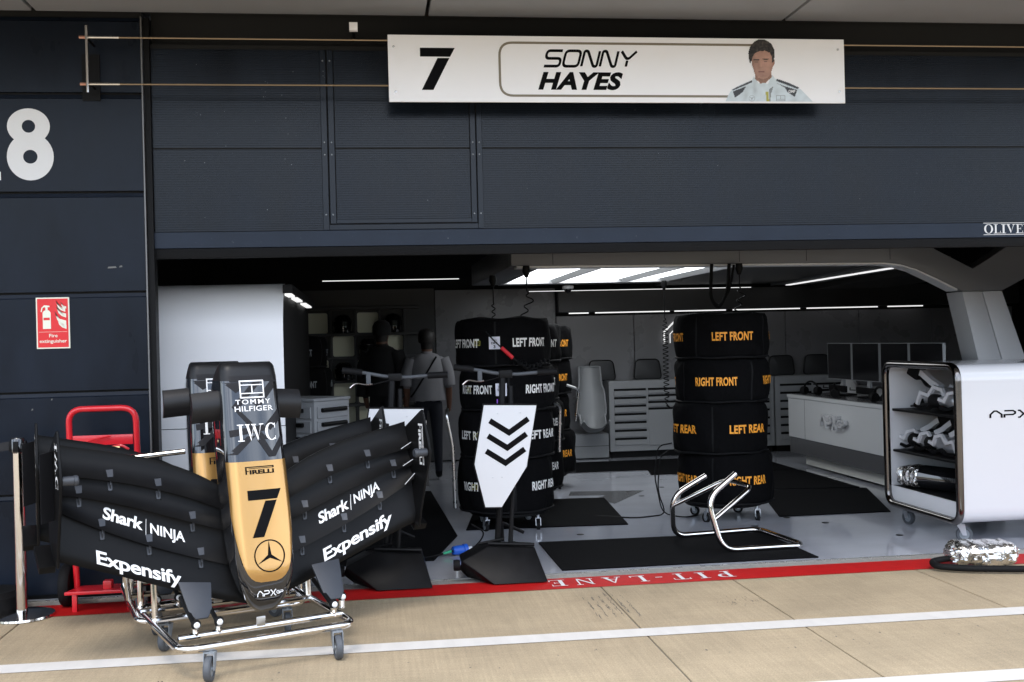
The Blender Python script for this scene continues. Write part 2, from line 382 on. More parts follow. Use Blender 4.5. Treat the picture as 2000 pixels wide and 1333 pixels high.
# serif capitals (stems, hairlines, serifs)
def rect(x0, x1, y0, y1): return [(x0, y0), (x1, y0), (x1, y1), (x0, y1)]
S_ = .06
SER = {
 'I': (.50, [rect(.15, .35, 0, 1), rect(0, .15, 0, S_), rect(.35, .5, 0, S_), rect(0, .15, 1-S_, 1), rect(.35, .5, 1-S_, 1)]),
 'P': (.80, [rect(.13, .31, 0, 1), rect(0, .13, 0, S_), rect(.31, .46, 0, S_), rect(0, .13, 1-S_, 1), rect(.31, .45, 1-S_, 1), rect(.31, .45, .44, .5)] + vring(.45, .72, (.34, .28), (.17, .22), -90, 90, 10)),
 'T': (.82, [rect(.32, .5, 0, 1), rect(.18, .32, 0, S_), rect(.5, .64, 0, S_), rect(0, .32, 1-S_, 1), rect(.5, .82, 1-S_, 1), rect(0, .05, .74, 1-S_), rect(.77, .82, .74, 1-S_)]),
 '-': (.34, [rect(0, .34, .38, .46)]),
 'L': (.74, [rect(.13, .31, 0, 1), rect(0, .13, 0, S_), rect(.31, .74, 0, S_), rect(0, .13, 1-S_, 1), rect(.31, .44, 1-S_, 1), rect(.69, .74, S_, .28)]),
 'A': (.92, [[(.12, S_), (.19, S_), (.50, .90), (.46, 1)], [(.46, 1), (.52, .96), (.83, S_), (.63, S_)], rect(0, .30, 0, S_), rect(.54, .92, 0, S_), rect(.29, .60, .33, .38)]),
 'N': (.92, [rect(.12, .19, S_, 1-S_), rect(.73, .80, .08, 1-S_), [(.19, 1), (.05, 1), (.66, 0), (.80, 0)], rect(0, .30, 0, S_), rect(.62, .92, 1-S_, 1)]),
 'E': (.76, [rect(.13, .31, 0, 1), rect(0, .13, 0, S_), rect(.31, .76, 0, S_), rect(0, .13, 1-S_, 1), rect(.31, .72, 1-S_, 1), rect(.71, .76, S_, .27), rect(.67, .72, .75, 1-S_), rect(.31, .54, .47, .53), rect(.52, .56, .38, .62)]),
 'O': (.95, vring(.475, .5, (.475, .515), (.27, .46), 0, 360, 28)),
 'V': (.92, [[(.08, 1-S_), (.28, 1-S_), (.53, .22), (.46, 0)], [(.46, 0), (.53, .22), (.80, 1-S_), (.73, 1-S_)], rect(0, .38, 1-S_, 1), rect(.62, .92, 1-S_, 1)]),
 'R': (.90, [rect(.13, .31, 0, 1), rect(0, .13, 0, S_), rect(.31, .44, 0, S_), rect(0, .13, 1-S_, 1), rect(.31, .43, 1-S_, 1), rect(.31, .43, .47, .53)] + vring(.43, .735, (.32, .265), (.15, .205), -90, 90, 10) + [[(.42, .47), (.62, .49), (.90, 0), (.68, 0)]]),
 'W': (1.42, [[(.08, 1-S_), (.27, 1-S_), (.47, .22), (.40, 0)], [(.40, 0), (.47, .22), (.70, .93), (.64, .93)], [(.56, 1-S_), (.76, 1-S_), (.98, .22), (.92, 0)], [(.92, 0), (.98, .22), (1.26, 1-S_), (1.19, 1-S_)], rect(0, .36, 1-S_, 1), rect(.48, .85, 1-S_, 1), rect(1.08, 1.42, 1-S_, 1)]),
 'C': (.92, vring(.50, .5, (.50, .52), (.29, .465), 52, 308, 26) + [rect(.76, .82, .70, 1.0), rect(.76, .81, .02, .24)]),
}
def serif(s, gap=.12):
    x = 0; out = []
    for ch in s:
        adv, ps = SER[ch]; out += [[(p[0]+x, p[1]) for p in q] for q in ps]; x += adv+gap
    return out
def star3(cx, cy, r):
    out = vring(cx, cy, (r, r), (r*.92, r*.92), 0, 360, 40)
    for a in (90, 210, 330):
        t = (cx+r*.93*math.cos(R(a)), cy+r*.93*math.sin(R(a)))
        l = (cx+r*.13*math.cos(R(a+60)), cy+r*.13*math.sin(R(a+60))); q = (cx+r*.13*math.cos(R(a-60)), cy+r*.13*math.sin(R(a-60)))
        out += [[(cx, cy), q, t, l]]
    return out
def pirelli():
    p = [rect(0, .28, 0, 1.0), rect(.28, 3.6, .84, 1.0), [(3.6, .84), (3.85, .72), (3.85, 1.12), (3.6, 1.0)]]
    p = [rect(0, .22, 0, 1.12), rect(.22, 4.1, .98, 1.12), rect(4.1, 4.3, .80, 1.12), rect(.5, 4.1, .80, .88), rect(.22, .5, .42, .52)]
    return p + place(text2d('IRELLI', .04, 0, 1.0), .62, 0, 3.66, .62)

# ------------------------------------------------------------------ the ground
g = MB().bb(-400, 400, -400, 12, -.30, -.012).build('pit_lane_ground', M['concrete'], smooth=0); tag(g, kind='structure')
MB().bb(-13.9, 14.9, -15.9, .095, -.011, -.007).build('joint_filler', M['joint'], g, smooth=0)
jx = [-14, -11.6, -9.2, -6.7, -4.3, -2.03, 1.40, 2.255, 3.48, 4.75, 6.9, 9.2, 11.6, 15]
for i in range(len(jx)-1):
    MB().bb(jx[i]+.004, jx[i+1]-.004, -16, .098, -.0105, 0).build('concrete_slab', M['concrete'], g, bevel=.003, seg=1)
def line(name, y0a, y0b, y1a, y1b, mt, z=.003):
    MB().add([(-14, y0a, z), (15, y0b, z), (15, y1b, z), (-14, y1a, z)], [(0, 1, 2, 3)]).build(name, mt, g, smooth=0)
line('red_line', -.2, -.2, .098, .098, M['redpaint'])
line('white_line', -1.225, -1.50, -1.075, -1.35, M['whitepaint'])
line('white_line', -2.24, -2.56, -2.09, -2.41, M['whitepaint'])
decal('pit_lane_lettering', place(serif('PIT-LANE', .42), 0, 0, 1.20, .17), lambda x, y: (2.30-x, .035-y, .0065), M['vinyl'], g)
MB().bb(-14, 15, .10, .224, -.02, .001).build('threshold_strip', M['edgecon'], g, smooth=0)
# tyre scuffs and chips on the slabs
sp = MB()
for k in range(150):
    if k < 80: x, y = 1.24+.045*rng.randint(0, 6)+rng.randn()*.004, -.40-rng.rand()*.55; l = .02+.09*rng.rand(); wd = .0022+.003*rng.rand()
    elif k < 112: x, y = 2.15+rng.randn()*.10, -.75+rng.randn()*.07; l = .012+.03*rng.rand(); wd = .003
    else: x, y = -1.4+rng.rand()*5.5, -1.55-rng.rand()*.22; l = .006+.016*rng.rand(); wd = .004+.006*rng.rand()
    a = R(88+rng.randn()*5); dx, dy = math.cos(a)*l/2, math.sin(a)*l/2; nx, ny = -math.sin(a)*wd/2, math.cos(a)*wd/2
    z = .0012+k*.000008
    sp.add([(x-dx-nx, y-dy-ny, z), (x+dx-nx, y+dy-ny, z), (x+dx*1.1+nx, y+dy+ny, z), (x-dx*.8+nx, y-dy*.9+ny, z)], [(0, 1, 2, 3)])
so = sp.build('tyre_scuffs', mat('scuff', (.14, .12, .095), .9), g, smooth=0); tag(so, kind='stuff')
# the far side of the track, mirrored in the glossy paint: a dark belt of trees
tl = MB(); nx_ = 260; tv = []
for i in range(nx_):
    x = -260+520*i/(nx_-1); top = 5.0+1.8*math.sin(i*.31)+1.6*math.sin(i*.83+1)+2.4*rng.rand()
    for k, (yy, zf) in enumerate([(0, 0), (1.5, .35), (.4, .7), (-1.2, .92), (-3, 1.0), (-8, .9), (-9, 0)]): tv.append((x+rng.randn()*.5, -70+yy+rng.randn()*.7, max(0, top*zf+rng.randn()*.25 if zf else -.3)))
tl.add(tv, [(i*7+k, (i+1)*7+k, (i+1)*7+k+1, i*7+k+1) for i in range(nx_-1) for k in range(6)])
tag(tl.build('tree_line', mat('far_foliage', (.035, .05, .022), .8, var=.5, vscale=1.2), smooth=0), 'far dark belt of trees across the track', 'trees', kind='stuff')
# garage floor
fl = MB().bb(-2.2, 9, .232, 7.6, -.25, .006).build('garage_floor', M['floor'], smooth=0); tag(fl, kind='structure')
MB().bb(-2.2, 9, .2245, .2315, -.02, .008).build('steel_edge', M['steel'], fl, smooth=0)
for (x, y) in [(2.55, 3.9), (2.60, 3.55), (1.05, 1.45), (1.62, 1.62), (3.05, 1.62), (3.65, 1.62), (3.45, 1.95), (2.95, 4.1), (3.95, .95), (1.32, 2.3)]:
    MB().lathe([(.001, .009), (.026, .009), (.03, .0065)], 14, (x, y, 0)).build('floor_plug', M['black'], fl)
# dark graphic inlays in the floor
def sheet(name, poly, z, mt, parent, t=.004):
    return MB().prism(poly, z, z+t, 'z').build(name, mt, parent, smooth=0)
sheet('floor_inlay', [(1.99, 4.06), (2.72, 3.92), (2.24, 3.13), (2.12, 3.50), (2.28, 3.70), (1.92, 3.78)], .0065, M['deskdark'], fl, .001)

def mat_thing(poly, label, z=.006, t=.010):
    o = MB().prism(poly, z, z+t, 'z').build('floor_mat', M['mat'], bevel=.003, seg=1); return tag(o, label, 'mat', 'black mats on the garage floor')
mat_thing([(1.24, .30), (3.03, .29), (3.0, 1.30), (1.24, 1.34)], 'black rubber mat under the bent steel tube stand')
mat_thing([(.75, 2.05), (2.09, 1.96), (2.22, 3.50), (1.0, 3.6)], 'black mat under the white lettered tyre stack')
mat_thing([(3.40, 1.99), (4.39, 1.98), (4.84, 3.39), (3.79, 3.53)], 'black mat between the orange lettered tyres and the desk')
mat_thing([(3.82, 3.60), (4.80, 3.46), (4.80, 4.98), (3.9, 5.05)], 'black mat lying along the foot of the white desk')
mat_thing([(1.9, 5.6), (3.18, 5.56), (3.10, 5.10), (4.79, 5.04), (4.79, 6.55), (1.9, 6.6)], 'black mat running along the foot of the grey drawer cabinets')
mat_thing([(-1.3, .78), (.42, .86), (.66, 1.80), (.60, 4.5), (-.45, 4.6), (-.45, 1.5), (-1.3, 1.45)], 'long black mat behind the front wings')

# ------------------------------------------------------------------ building shell
wall = empty('facade_wall', (-3.7, .25, 0), 0, 'navy metal panel wall with a white number 8', 'wall')
PZ = [.03, .664, 1.30, 1.921, 2.552, 3.173, 3.66]
for i in range(len(PZ)-1):
    z0, z1 = PZ[i]+.007, PZ[i+1]-.007
    prof = [(0, z0), (0, z1-.028), (.010, z1-.022), (.016, z1), (.06, z1), (.06, z0)]
    MB().prism([(p[0], p[1]) for p in prof], -2.4, 2.31, 'x').build('wall_panel', M['blue'], wall, smooth=20)
MB().bb(-2.4, 2.31, .03, .20, 0, 3.9).build('backing_wall', M['void'], wall, smooth=0)
MB().bb(2.3135, 2.322, -.004, .12, 0, 3.66).build('edge_trim_or_glint', mat('dull_trim', (.16, .16, .16), .45, .6), wall, smooth=0)
MB().bb(2.326, 2.362, .02, .12, 0, 3.66).build('door_jamb', M['black'], wall, smooth=0)
# figure 8 (wall-local x = X+3.7, on face Y=.25)
e8 = vring(-2.074+3.7, 2.965, (.128, .112), (.040, .040), 0, 360, 36) + vring(-2.067+3.7, 2.775, (.140, .148), (.043, .043), 0, 360, 36)
decal('figure_eight', e8[:36], lambda x, y: (x, -.002, y), M['vinyl'], wall); decal('figure_eight', e8[36:], lambda x, y: (x, -.003, y), M['vinyl'], wall)
decal('figure_one', [rect(-2.47+3.7, -2.245+3.7, 2.630, 2.682), rect(-2.385+3.7, -2.315+3.7, 2.682, 3.074)], lambda x, y: (x, -.002, y), M['vinyl'], wall)
# worn scuffs on the lower panels
sm = MB()
for (x, z, l) in [(-1.62, 2.07, .055), (-1.55, 2.075, .02), (-2.10, 1.19, .012), (-1.98, 1.25, .008)]:
    sm.add([(x+3.7, -.0012, z), (x+3.7+l, -.0012, z+.003), (x+3.7+l*.9, -.0012, z+.013), (x+3.7+.004, -.0012, z+.011)], [(0, 1, 2, 3)])
sm.build('scuff', mat('paint_chip', (.16, .16, .15), .7), wall, smooth=0)

# white "Fire extinguisher" sign
fs = empty('fire_extinguisher_sign', (-1.9555, .246, 1.734), 0, 'red fire extinguisher sign on the navy wall', 'sign')
MB().bb(-.100, .100, -.003, .003, -.160, .160).build('sign_plate', M['ivory'], fs, bevel=.001, seg=1)
MB().bb(-.092, .092, -.0042, -.0032, -.152, .152).build('red_field', M['signred'], fs, smooth=0)
def fsd(name, polys, dy=0): return decal(name, polys, lambda x, y: (x, -.0052-dy, y), M['ivory'], fs)
fsd('divider', [rect(-.085, .085, -.056, -.0545)])
fsd('lettering', place(text2d('Fire', .012), -.024, -.089, .05, .021) + place(text2d('extinguisher', .012), -.082, -.123, .163, .021))
ext = [rect(-.060, -.012, -.036, .060), arcpts(-.036, .060, .024, .022, 0, 180, 10), rect(-.043, -.029, .082, .098), [(-.043, .098), (-.018, .100), (-.018, .108), (-.05, .112), (-.058, .104)]]
fsd('extinguisher_symbol', ext[:1]); fsd('extinguisher_symbol', ext[1:2]); fsd('extinguisher_symbol', ext[2:], .0003)
fsd('extinguisher_symbol', ribbon(fillet([(-.045, .104, 0), (-.063, .098, 0), (-.068, .070, 0)], .02), .007), .0006)
decal('label_band', [rect(-.055, -.018, .018, .034)], lambda x, y: (x, -.0062, y), M['signred'], fs)
def flame(x, y, s):
    o = [(0, 1.0), (.10, .62), (.42, .30), (1, .12), (1, -.30), (.55, -.12), (.22, .20)]
    return [(x+p[0]*s, y+p[1]*s) for p in o]
for (x, y, s) in [(.020, .085, .056), (.048, .098, .034), (.022, .050, .058), (.012, .005, .068), (.025, -.022, .056)]:
    fsd('flame_symbol', [flame(x, y, s)], .0002*rng.randint(1, 4))

# sliding door: three bays of ribbed panels and a wicket door
door = empty('sectional_door', (0, .30, 0), 0, 'raised navy ribbed garage door with a wicket panel', 'door')
def ribbed(x0, x1, z0, z1, name='ribbed_panel', y=0, pitch=.0153, dep=.0035):
    pr = []; z = z0
    while z < z1-.001:
        pr += [(y, z), (y, min(z+pitch*.62, z1)), (y+dep, min(z+pitch*.72, z1)), (y+dep, min(z+pitch*.93, z1))]; z += pitch
    pr = [p for i, p in enumerate(pr) if i == 0 or p != pr[i-1]]
    mb = MB(); n = len(pr)
    mb.add([(x0, p[0], p[1]) for p in pr]+[(x1, p[0], p[1]) for p in pr], [(i, i+1, n+i+1, n+i) for i in range(n-1)])
    return mb.build(name, M['blue2'], door, smooth=0)
for (x0, x1) in [(-1.335, -.275), (-.185, .690), (.775, 6.6)]:
    zb = 2.302 if x0 != -.185 else 2.372
    ribbed(x0, x1, zb, 2.826); ribbed(x0, x1, 2.838, 3.47)
MB().bb(-1.345, 6.6, -.006, .04, 2.195, 2.297).build('bottom_rail', M['rail'], door, bevel=.0015, seg=1)
MB().bb(-1.345, 6.6, .002, .045, 2.13, 2.1935).build('rubber_seal', M['rubber'], door, bevel=.006)
MB().bb(-1.345, 6.6, .0055, .03, 2.29, 3.5).build('door_core', M['void'], door, smooth=0)
for (x0, x1, z0, z1) in [(-.274, -.236, 2.300, 3.47), (.738, .774, 2.300, 3.47), (-.228, -.190, 2.34, 3.47), (.695, .731, 2.34, 3.47)]:
    MB().bb(x0, x1, -.008, .005, z0, z1).build('frame_stile', M['blue2'], door, bevel=.002, seg=1)
MB().bb(-.189, .694, -.007, .005, 2.342, 2.370).build('frame_rail', M['blue2'], door, bevel=.002, seg=1)
MB().bb(-.235, .737, -.004, .005, 2.3005, 2.335).build('frame_rail', M['blue2'], door, bevel=.002, seg=1)
for x in (-.255, -.21, .712, .755):
    for z in (2.40, 2.79, 2.87, 3.40):
        MB().lathe([(.0, -.011), (.005, -.010), (.006, -.0075)], 8, (x, 0, z), 'y').build('bolt', M['greyplastic'], door)
wk = MB()
for k in range(44):
    x, z = (-1.1+rng.rand()*.9, 2.7+rng.rand()*.7) if k < 26 else (-1.2+rng.rand()*5.6, 2.22+rng.rand()*1.0)
    s = .0009+.0014*rng.rand(); wk.add([(x-s, -.0095, z-s), (x+s, -.0095, z-s), (x+s*.6, -.0095, z+s*1.6), (x-s, -.0095, z+s)], [(0, 1, 2, 3)])
tag(wk.build('paint_specks', M['greyplastic'], door, smooth=0), kind='stuff')
decal('lettering', place(serif('OLIVER', .06), 4.305, 2.222, .36, .064), lambda x, y: (x, -.0085, y), M['vinyl'], door)
decal('lettering_rule', [rect(4.30, 4.72, 2.297-.004, 2.297), rect(4.30, 4.72, 2.212, 2.216)], lambda x, y: (x, -.0085, y), M['vinyl'], door)
lint = MB().bb(-1.34, 8.6, .36, .55, 3.47, 4.2).build('lintel', M['void'], smooth=0); tag(lint, 'black recess beam above the ribbed garage door', 'beam')
# the canopy soffit
sf = empty('canopy', (0, 0, 3.66), 0, 'grey panelled canopy soffit above the garage door', 'canopy')
sx = [-9.2, -6.8, -4.4, -2.0, .42, 2.82, 5.22, 7.62, 10]
for i in range(len(sx)-1):
    MB().bb(sx[i]+.012, sx[i+1]-.012, -2.0, .16, 0, .05).build('soffit_panel', M['soffit'], sf, bevel=.006)
MB().bb(-9.2, 10, -2.0, .9, .052, .5).build('canopy_core', M['void'], sf, smooth=0)
sq = empty('wall_sensor', (-.0485, .05, 3.552), 0, 'small white square box under the canopy', 'sensor')
MB().bb(-.026, .026, -.02, .02, -.026, .026).build('housing', M['white'], sq, bevel=.003)
MB().bb(-.010, .010, .02, .31, -.010, .010).build('mount', M['black'], sq)
# garage inside: dark ceiling, side and back walls
tag(MB().bb(-2.2, 9, .36, 7.8, 2.85, 3.0).build('garage_ceiling', M['void'], smooth=0), kind='structure')
tag(MB().bb(-2.35, -2.2, .35, 7.8, 0, 3).build('garage_side_wall_left', M['void'], smooth=0), kind='structure')
tag(MB().bb(9, 9.15, .3, 7.8, 0, 4).build('garage_side_wall_right', M['void'], smooth=0), kind='structure')
tag(MB().bb(6.6, 9.2, .25, .35, 0, 3.9).build('facade_pier', M['blue'], smooth=0), label='navy pier right of the garage opening', cat='wall')
bw = MB().bb(-2.2, 9, 7.42, 7.6, 0, 3).build('garage_back_wall', M['void'], smooth=0); tag(bw, kind='structure')
xs = [.86, 2.45, 3.50, 4.55, 5.60, 6.65, 7.70, 8.9]
for i in range(len(xs)-1):
    MB().bb(xs[i]+.004, xs[i+1]-.004, 7.37, 7.415, .02, 1.86 if i else 2.235).build('wall_panel', M['greywall'], bw, bevel=.004, seg=1)
MB().bb(2.46, 8.9, 7.20, 7.41, 1.905, 2.19).build('pelmet', M['darkwall'], bw, bevel=.004, seg=1)
MB().bb(-2.1, .855, 7.38, 7.415, .02, 2.26).build('wall_panel', M['darkwall'], bw, smooth=0)

# ------------------------------------------------------------------ the name board on its rods
sg = empty('name_board', (1.679, .05, 3.295), 0, 'white driver name board with a 7 over the garage door', 'sign')
MB().bb(-1.515, 1.515, 0, .012, -.213, .213).build('board', M['white'], sg, bevel=.002, seg=1)
sgd = lambda dy: (lambda x, y: (x-1.679, -.0015-dy, y-3.295))
decal('number', place(SEVEN, .366, 3.158, .222, .268), sgd(0), M['ink'], sg)
fr = fillet([(2.50, 3.124, 0), (.874, 3.124, 0), (.874, 3.464, 0), (2.60, 3.464, 0)], .085, 8)
decal('bronze_outline', ribbon(fr, .015), sgd(0), M['bronze'], sg)
x = 0
for c in 'SONNY':
    adv, pls = GL[c]; wd = .155
    for k, pl in enumerate(pls):
        closed = pl[0] == 'c'; pts = pl[1:] if closed else pl
        pts = fillet([(px*adv+x+wd/2, wd/2+py*(1-wd), 0) for px, py in pts], .24, 5, closed)
        pg = [[(1.150+q_[0]*.105, 3.306+q_[1]*.118) for q_ in q] for q in shear2(ribbon(pts, wd, closed), .30)]
        decal('lettering', pg, sgd(.0003*k), M['ink'], sg)
    x += adv+.215
decal('lettering', place(shear2(text2d('HAYES', .045, 0, 1.06), .28), 1.120, 3.163, .560, .114), sgd(0), M['ink'], sg)
# printed portrait: a plain dark haired driver in a pale racing suit, flat colours of the print held per vertex
def portrait():
    nx, nz = 150, 102; W0, W1, H0, H1 = 105, 1450, 1075, 110
    xs_ = np.linspace(W0, W1, nx); zs_ = np.linspace(H0, H1, nz)
    X, Z = np.meshgrid(xs_, zs_, indexing='ij'); rs = np.random.RandomState(3)
    def sm(n, it):
        for _ in range(it): n = (n+np.roll(n, 1, 0)+np.roll(n, -1, 0)+np.roll(n, 1, 1)+np.roll(n, -1, 1))/5
        return n/n.std()
    N1, N2 = sm(rs.randn(nx, nz), 2), sm(rs.randn(nx, nz), 9)
    def inside(poly):
        r = np.zeros(X.shape, bool); n = len(poly)
        for i in range(n):
            (x1, y1), (x2, y2) = poly[i], poly[(i+1) % n]
            c = ((y1 > Z) != (y2 > Z)) & (X < (x2-x1)*(Z-y1)/((y2-y1) if y2 != y1 else 1e-9)+x1); r ^= c
        return r
    def ell(cx, cz, rx, rz): return np.exp(-(((X-cx)/rx)**2+((Z-cz)/rz)**2))
    col = np.zeros(X.shape+(3,)); mask = np.zeros(X.shape, bool)
    def put(m, c): col[m] = (c[m] if hasattr(c, 'shape') and c.ndim == 3 else np.array(c)); mask[m] = True
    fold = 1-.16*ell(420, 960, 60, 160)-.2*ell(560, 900, 30, 140)-.18*ell(1150, 1060, 60, 120)-.10*ell(900, 950, 40, 140)+.03*N2
    suit = inside([(105, 1075), (160, 960), (215, 880), (330, 815), (520, 735), (550, 670), (620, 780), (760, 790), (830, 650), (880, 712), (1060, 770), (1235, 850), (1330, 940), (1450, 1075)])
    put(suit, np.array([.60, .68, .73])*fold[..., None])
    for pl in ([(218, 885), (520, 745), (522, 775), (238, 900)], [(230, 915), (435, 835), (380, 925), (262, 1010)], [(895, 712), (1060, 765), (1235, 845), (1215, 876), (890, 752)], [(888, 778), (1010, 830), (1205, 888), (1165, 995), (1055, 920), (1020, 855)]): put(inside(pl), (.035, .037, .045))
    put(inside([(560, 600), (825, 600), (818, 700), (740, 785), (640, 790), (572, 720)]), np.array([.30, .16, .11])*(1-.25*ell(690, 690, 120, 50)+.05*N1)[..., None])
    face = inside([(515, 400), (540, 300), (620, 245), (780, 245), (850, 330), (866, 430), (846, 540), (815, 640), (755, 705), (690, 728), (620, 705), (560, 630), (528, 520)])
    lum = 1.0+.22*ell(760, 470, 90, 120)-.30*ell(545, 470, 40, 200)-.14*ell(690, 655, 110, 40)-.16*ell(600, 450, 50, 24)-.16*ell(725, 440, 50, 22)-.20*ell(628, 510, 20, 60)+.12*ell(668, 500, 16, 60)-.2*ell(660, 545, 34, 12)-.24*ell(840, 560, 30, 130)+.035*N1+.03*N2
    put(face, np.array([.40, .225, .165])*lum[..., None])
    put(inside([(846, 440), (875, 420), (872, 505), (838, 545)]), (.36, .19, .14))
    for cx_, cz_ in ((598, 430), (735, 418)):
        b_ = np.exp(-(((X-cx_)/52)**6+((Z-cz_-.06*(X-cx_)*0)/9)**2)) > .5; put(b_, (.04, .028, .022))
        put(np.exp(-(((X-cx_)/28)**4+((Z-cz_-34)/8)**2)) > .5, (.07, .05, .045))
    put(np.exp(-(((X-668)/55)**4+((Z-612)/9)**2)) > .5, (.20, .085, .075))
    hair = inside([(488, 470), (474, 330), (500, 230), (560, 155), (640, 112), (740, 118), (830, 170), (880, 270), (878, 380), (862, 452), (836, 470), (830, 380), (800, 320), (730, 290), (640, 300), (575, 330), (545, 380), (524, 450), (510, 490)])
    put(hair, np.array([.020, .016, .013])*(1+.8*np.clip(N1, -1, 3)+1.2*ell(700, 170, 130, 30)[...])[..., None].clip(.3, 4))
    put(inside([(725, 920), (768, 915), (775, 1075), (735, 1075)]), (.40, .38, .06)); put(inside([(776, 880), (845, 830), (806, 950), (792, 1075), (778, 1075)]), (.22, .24, .25))
    mb = MB(); idx = -np.ones(X.shape, int); cl = []
    for i in range(nx-1):
        for j in range(nz-1):
            if mask[i, j] and mask[i+1, j] and mask[i, j+1] and mask[i+1, j+1]:
                for a_, b_ in ((i, j), (i+1, j), (i+1, j+1), (i, j+1)):
                    if idx[a_, b_] < 0:
                        idx[a_, b_] = len(mb.v); q = (2.359+(X[a_, b_]-105)/1340*.610, 3.088+(1075-Z[a_, b_])/960*.415); mb.v.append(sgd(.0008)(*q)); cl.append(col[a_, b_])
                mb.f.append((idx[i, j], idx[i+1, j], idx[i+1, j+1], idx[i, j+1])); mb.m.append(0)
    me = bpy.data.meshes.new('portrait'); me.from_pydata(mb.v, [], mb.f)
    at = me.color_attributes.new('print', 'FLOAT_COLOR', 'POINT')
    at.data.foreach_set('color', np.hstack([np.clip(np.array(cl), 0, 1), np.ones((len(cl), 1))]).astype(np.float32).ravel())
    m_ = mat('photo_print', (.5, .5, .5), .4); an = m_.node_tree.nodes.new('ShaderNodeAttribute'); an.attribute_name = 'print'
    m_.node_tree.links.new(an.outputs['Color'], m_.node_tree.nodes['Principled BSDF'].inputs['Base Color']); me.materials.append(m_)
    o = bpy.data.objects.new('portrait', me); link(o, sg); return o
def P_(pts): return [(2.359+(x-105)/1340*.610, 3.088+(1075-y)/960*.415) for x, y in pts]
port = portrait()
decal('suit_emblem', [[P_([(p[0], p[1])])[0] for p in q] for q in star3(515, 1020, 46)], sgd(.0013), M['greyplastic'], port)
decal('suit_logo', [[P_([(p[0], 1075-(p[1]))])[0] for p in q] for q in ribbon([(885, 20), (1015, 20), (1015, 100), (885, 100)], 6, True) + [rect(885, 1015, 40, 46), rect(945, 951, 46, 95)]], sgd(.0013), M['greyplastic'], port)
decal('suit_lettering', [[P_([(p[0], p[1])])[0] for p in q] for q in [[(p[0], 950-p[1]) for p in q2] for q2 in place(text2d('OMP', .04), 1070, 18, 105, 44)]], sgd(.0013), M['vinyl'], port)
for (x, z) in [(.200, 3.432), (.207, 3.145), (3.150, 3.440), (3.155, 3.158)]:
    MB().lathe([(0, -.006), (.007, -.005), (.008, -.0005)], 10, (x-1.679, 0, z-3.295), 'y').build('screw', M['steel'], sg)
for z, nm in ((3.477, 'upper'), (3.19, 'lower')):
    r = empty('support_rod', (1.5, .075, z), 0, f'{nm} brass coloured rod carrying the white name board', 'rod', 'rods behind the name board')
    MB().tube([(-3.18, 0, 0), (5, 0, -.0)], .0055, 8).build('rod', mat('brass_rod_'+nm, (.36, .27, .18), .35, .8), r)
    MB().tube([(-3.16, 0, 0), (-2.98, 0, 0)], .009, 8).build('turnbuckle', M['chrome'], r)
    MB().tube([(-3.215, 0, 0), (-3.18, 0, 0)], .010, 6).build('nut', mat('copper_nut_'+nm, (.6, .32, .24), .4, .7), r)
br = empty('rod_bracket', (-1.69, .25, 3.27), 0, 'black wall plate with upright steel bar left of the door', 'bracket')
MB().bb(-.054, .054, -.010, -.001, -.146, .145).build('plate', M['black'], br)
MB().tube([(.022, -.19, -.135), (.022, -.19, .275)], .0095, 8).build('upright_bar', M['chrome'], br)
for z in (-.07, .2): MB().tube([(.022, -.19, z), (.022, -.008, z)], .008, 8).build('arm', M['black'], br)

# ------------------------------------------------------------------ garage furniture, back to front
wp = empty('white_partition', (-1.05, .9, 0), 0, 'tall white partition with a rounded top left of the opening', 'partition')
pf = [(0, 1.0), (0, 1.60)] + [(.34-.34*math.cos(R(a)), 1.60+.41*math.sin(R(a))) for a in range(10, 91, 8)]
n = len(pf); vs = [(x, p[0], p[1]) for x in (-.46, .455) for p in pf]
MB().add(vs, [(i, i+1, n+i+1, n+i) for i in range(n-1)]).build('upper_panel', M['whitepanel'], wp, smooth=60)
MB().bb(-.46, .455, 0, .03, .02, .994).build('lower_panel', M['whitepanel'], wp, bevel=.003, seg=1)
MB().prism([(.035, 0)] + [(p[0]+.035, p[1]-.004) for p in pf] + [(3.4, 2.0), (3.4, 0)], -.455, .450, 'x').build('carcass', M['black'], wp, smooth=0)
MB().bb(.452, .52, .10, 3.3, 1.93, 1.99).build('light_rail', M['black'], wp)
for y0, y1 in ((.14, .50), (.80, 1.45), (1.95, 2.9)):
    MB().bb(.462, .51, y0, y1, 1.915, 1.929).build('strip_light', M['strip'], wp, smooth=0)

# gantry with the ceiling light box
ga = empty('gantry', (0, 2.6, 0), 0, 'grey overhead gantry arch with a slanted leg inside the garage', 'gantry')
arch = [(1.25, 2.205), (4.70, 2.185), (4.85, 2.165), (5.0, 2.12), (5.2, 2.03), (5.449, 1.905), (5.843, 1.905), (6.06, 2.01), (6.6, 2.2), (6.6, 2.80), (6.4, 2.70), (5.93, 2.335), (5.70, 2.195), (5.556, 2.116), (5.10, 2.345), (4.6, 2.46), (1.25, 2.46)]
MB().prism(arch, 0, .22, 'y').build('arch_beam', M['gantry'], ga, bevel=.012, smooth=30)
MB().prism([(1.30, 2.188), (4.70, 2.168), (4.86, 2.148), (5.0, 2.105), (5.2, 2.013), (5.40, 1.912), (5.40, 1.930), (5.2, 2.029), (5.0, 2.119), (4.85, 2.164), (4.70, 2.184), (1.30, 2.204)], .004, .20, 'y').build('lit_arch_lip', M['mullion'], ga, smooth=30)  # lip coloured paler than the beam to imitate light from the floor
MB().prism([(5.451, 1.903), (5.645, 1.903), (6.18, 0), (5.88, 0)], .01, .30, 'y').build('leg', M['column'], ga, bevel=.01)
MB().prism([(5.647, 1.903), (5.84, 1.903), (6.50, 0), (6.182, 0)], .0, .28, 'y').build('leg', M['column'], ga, bevel=.01)
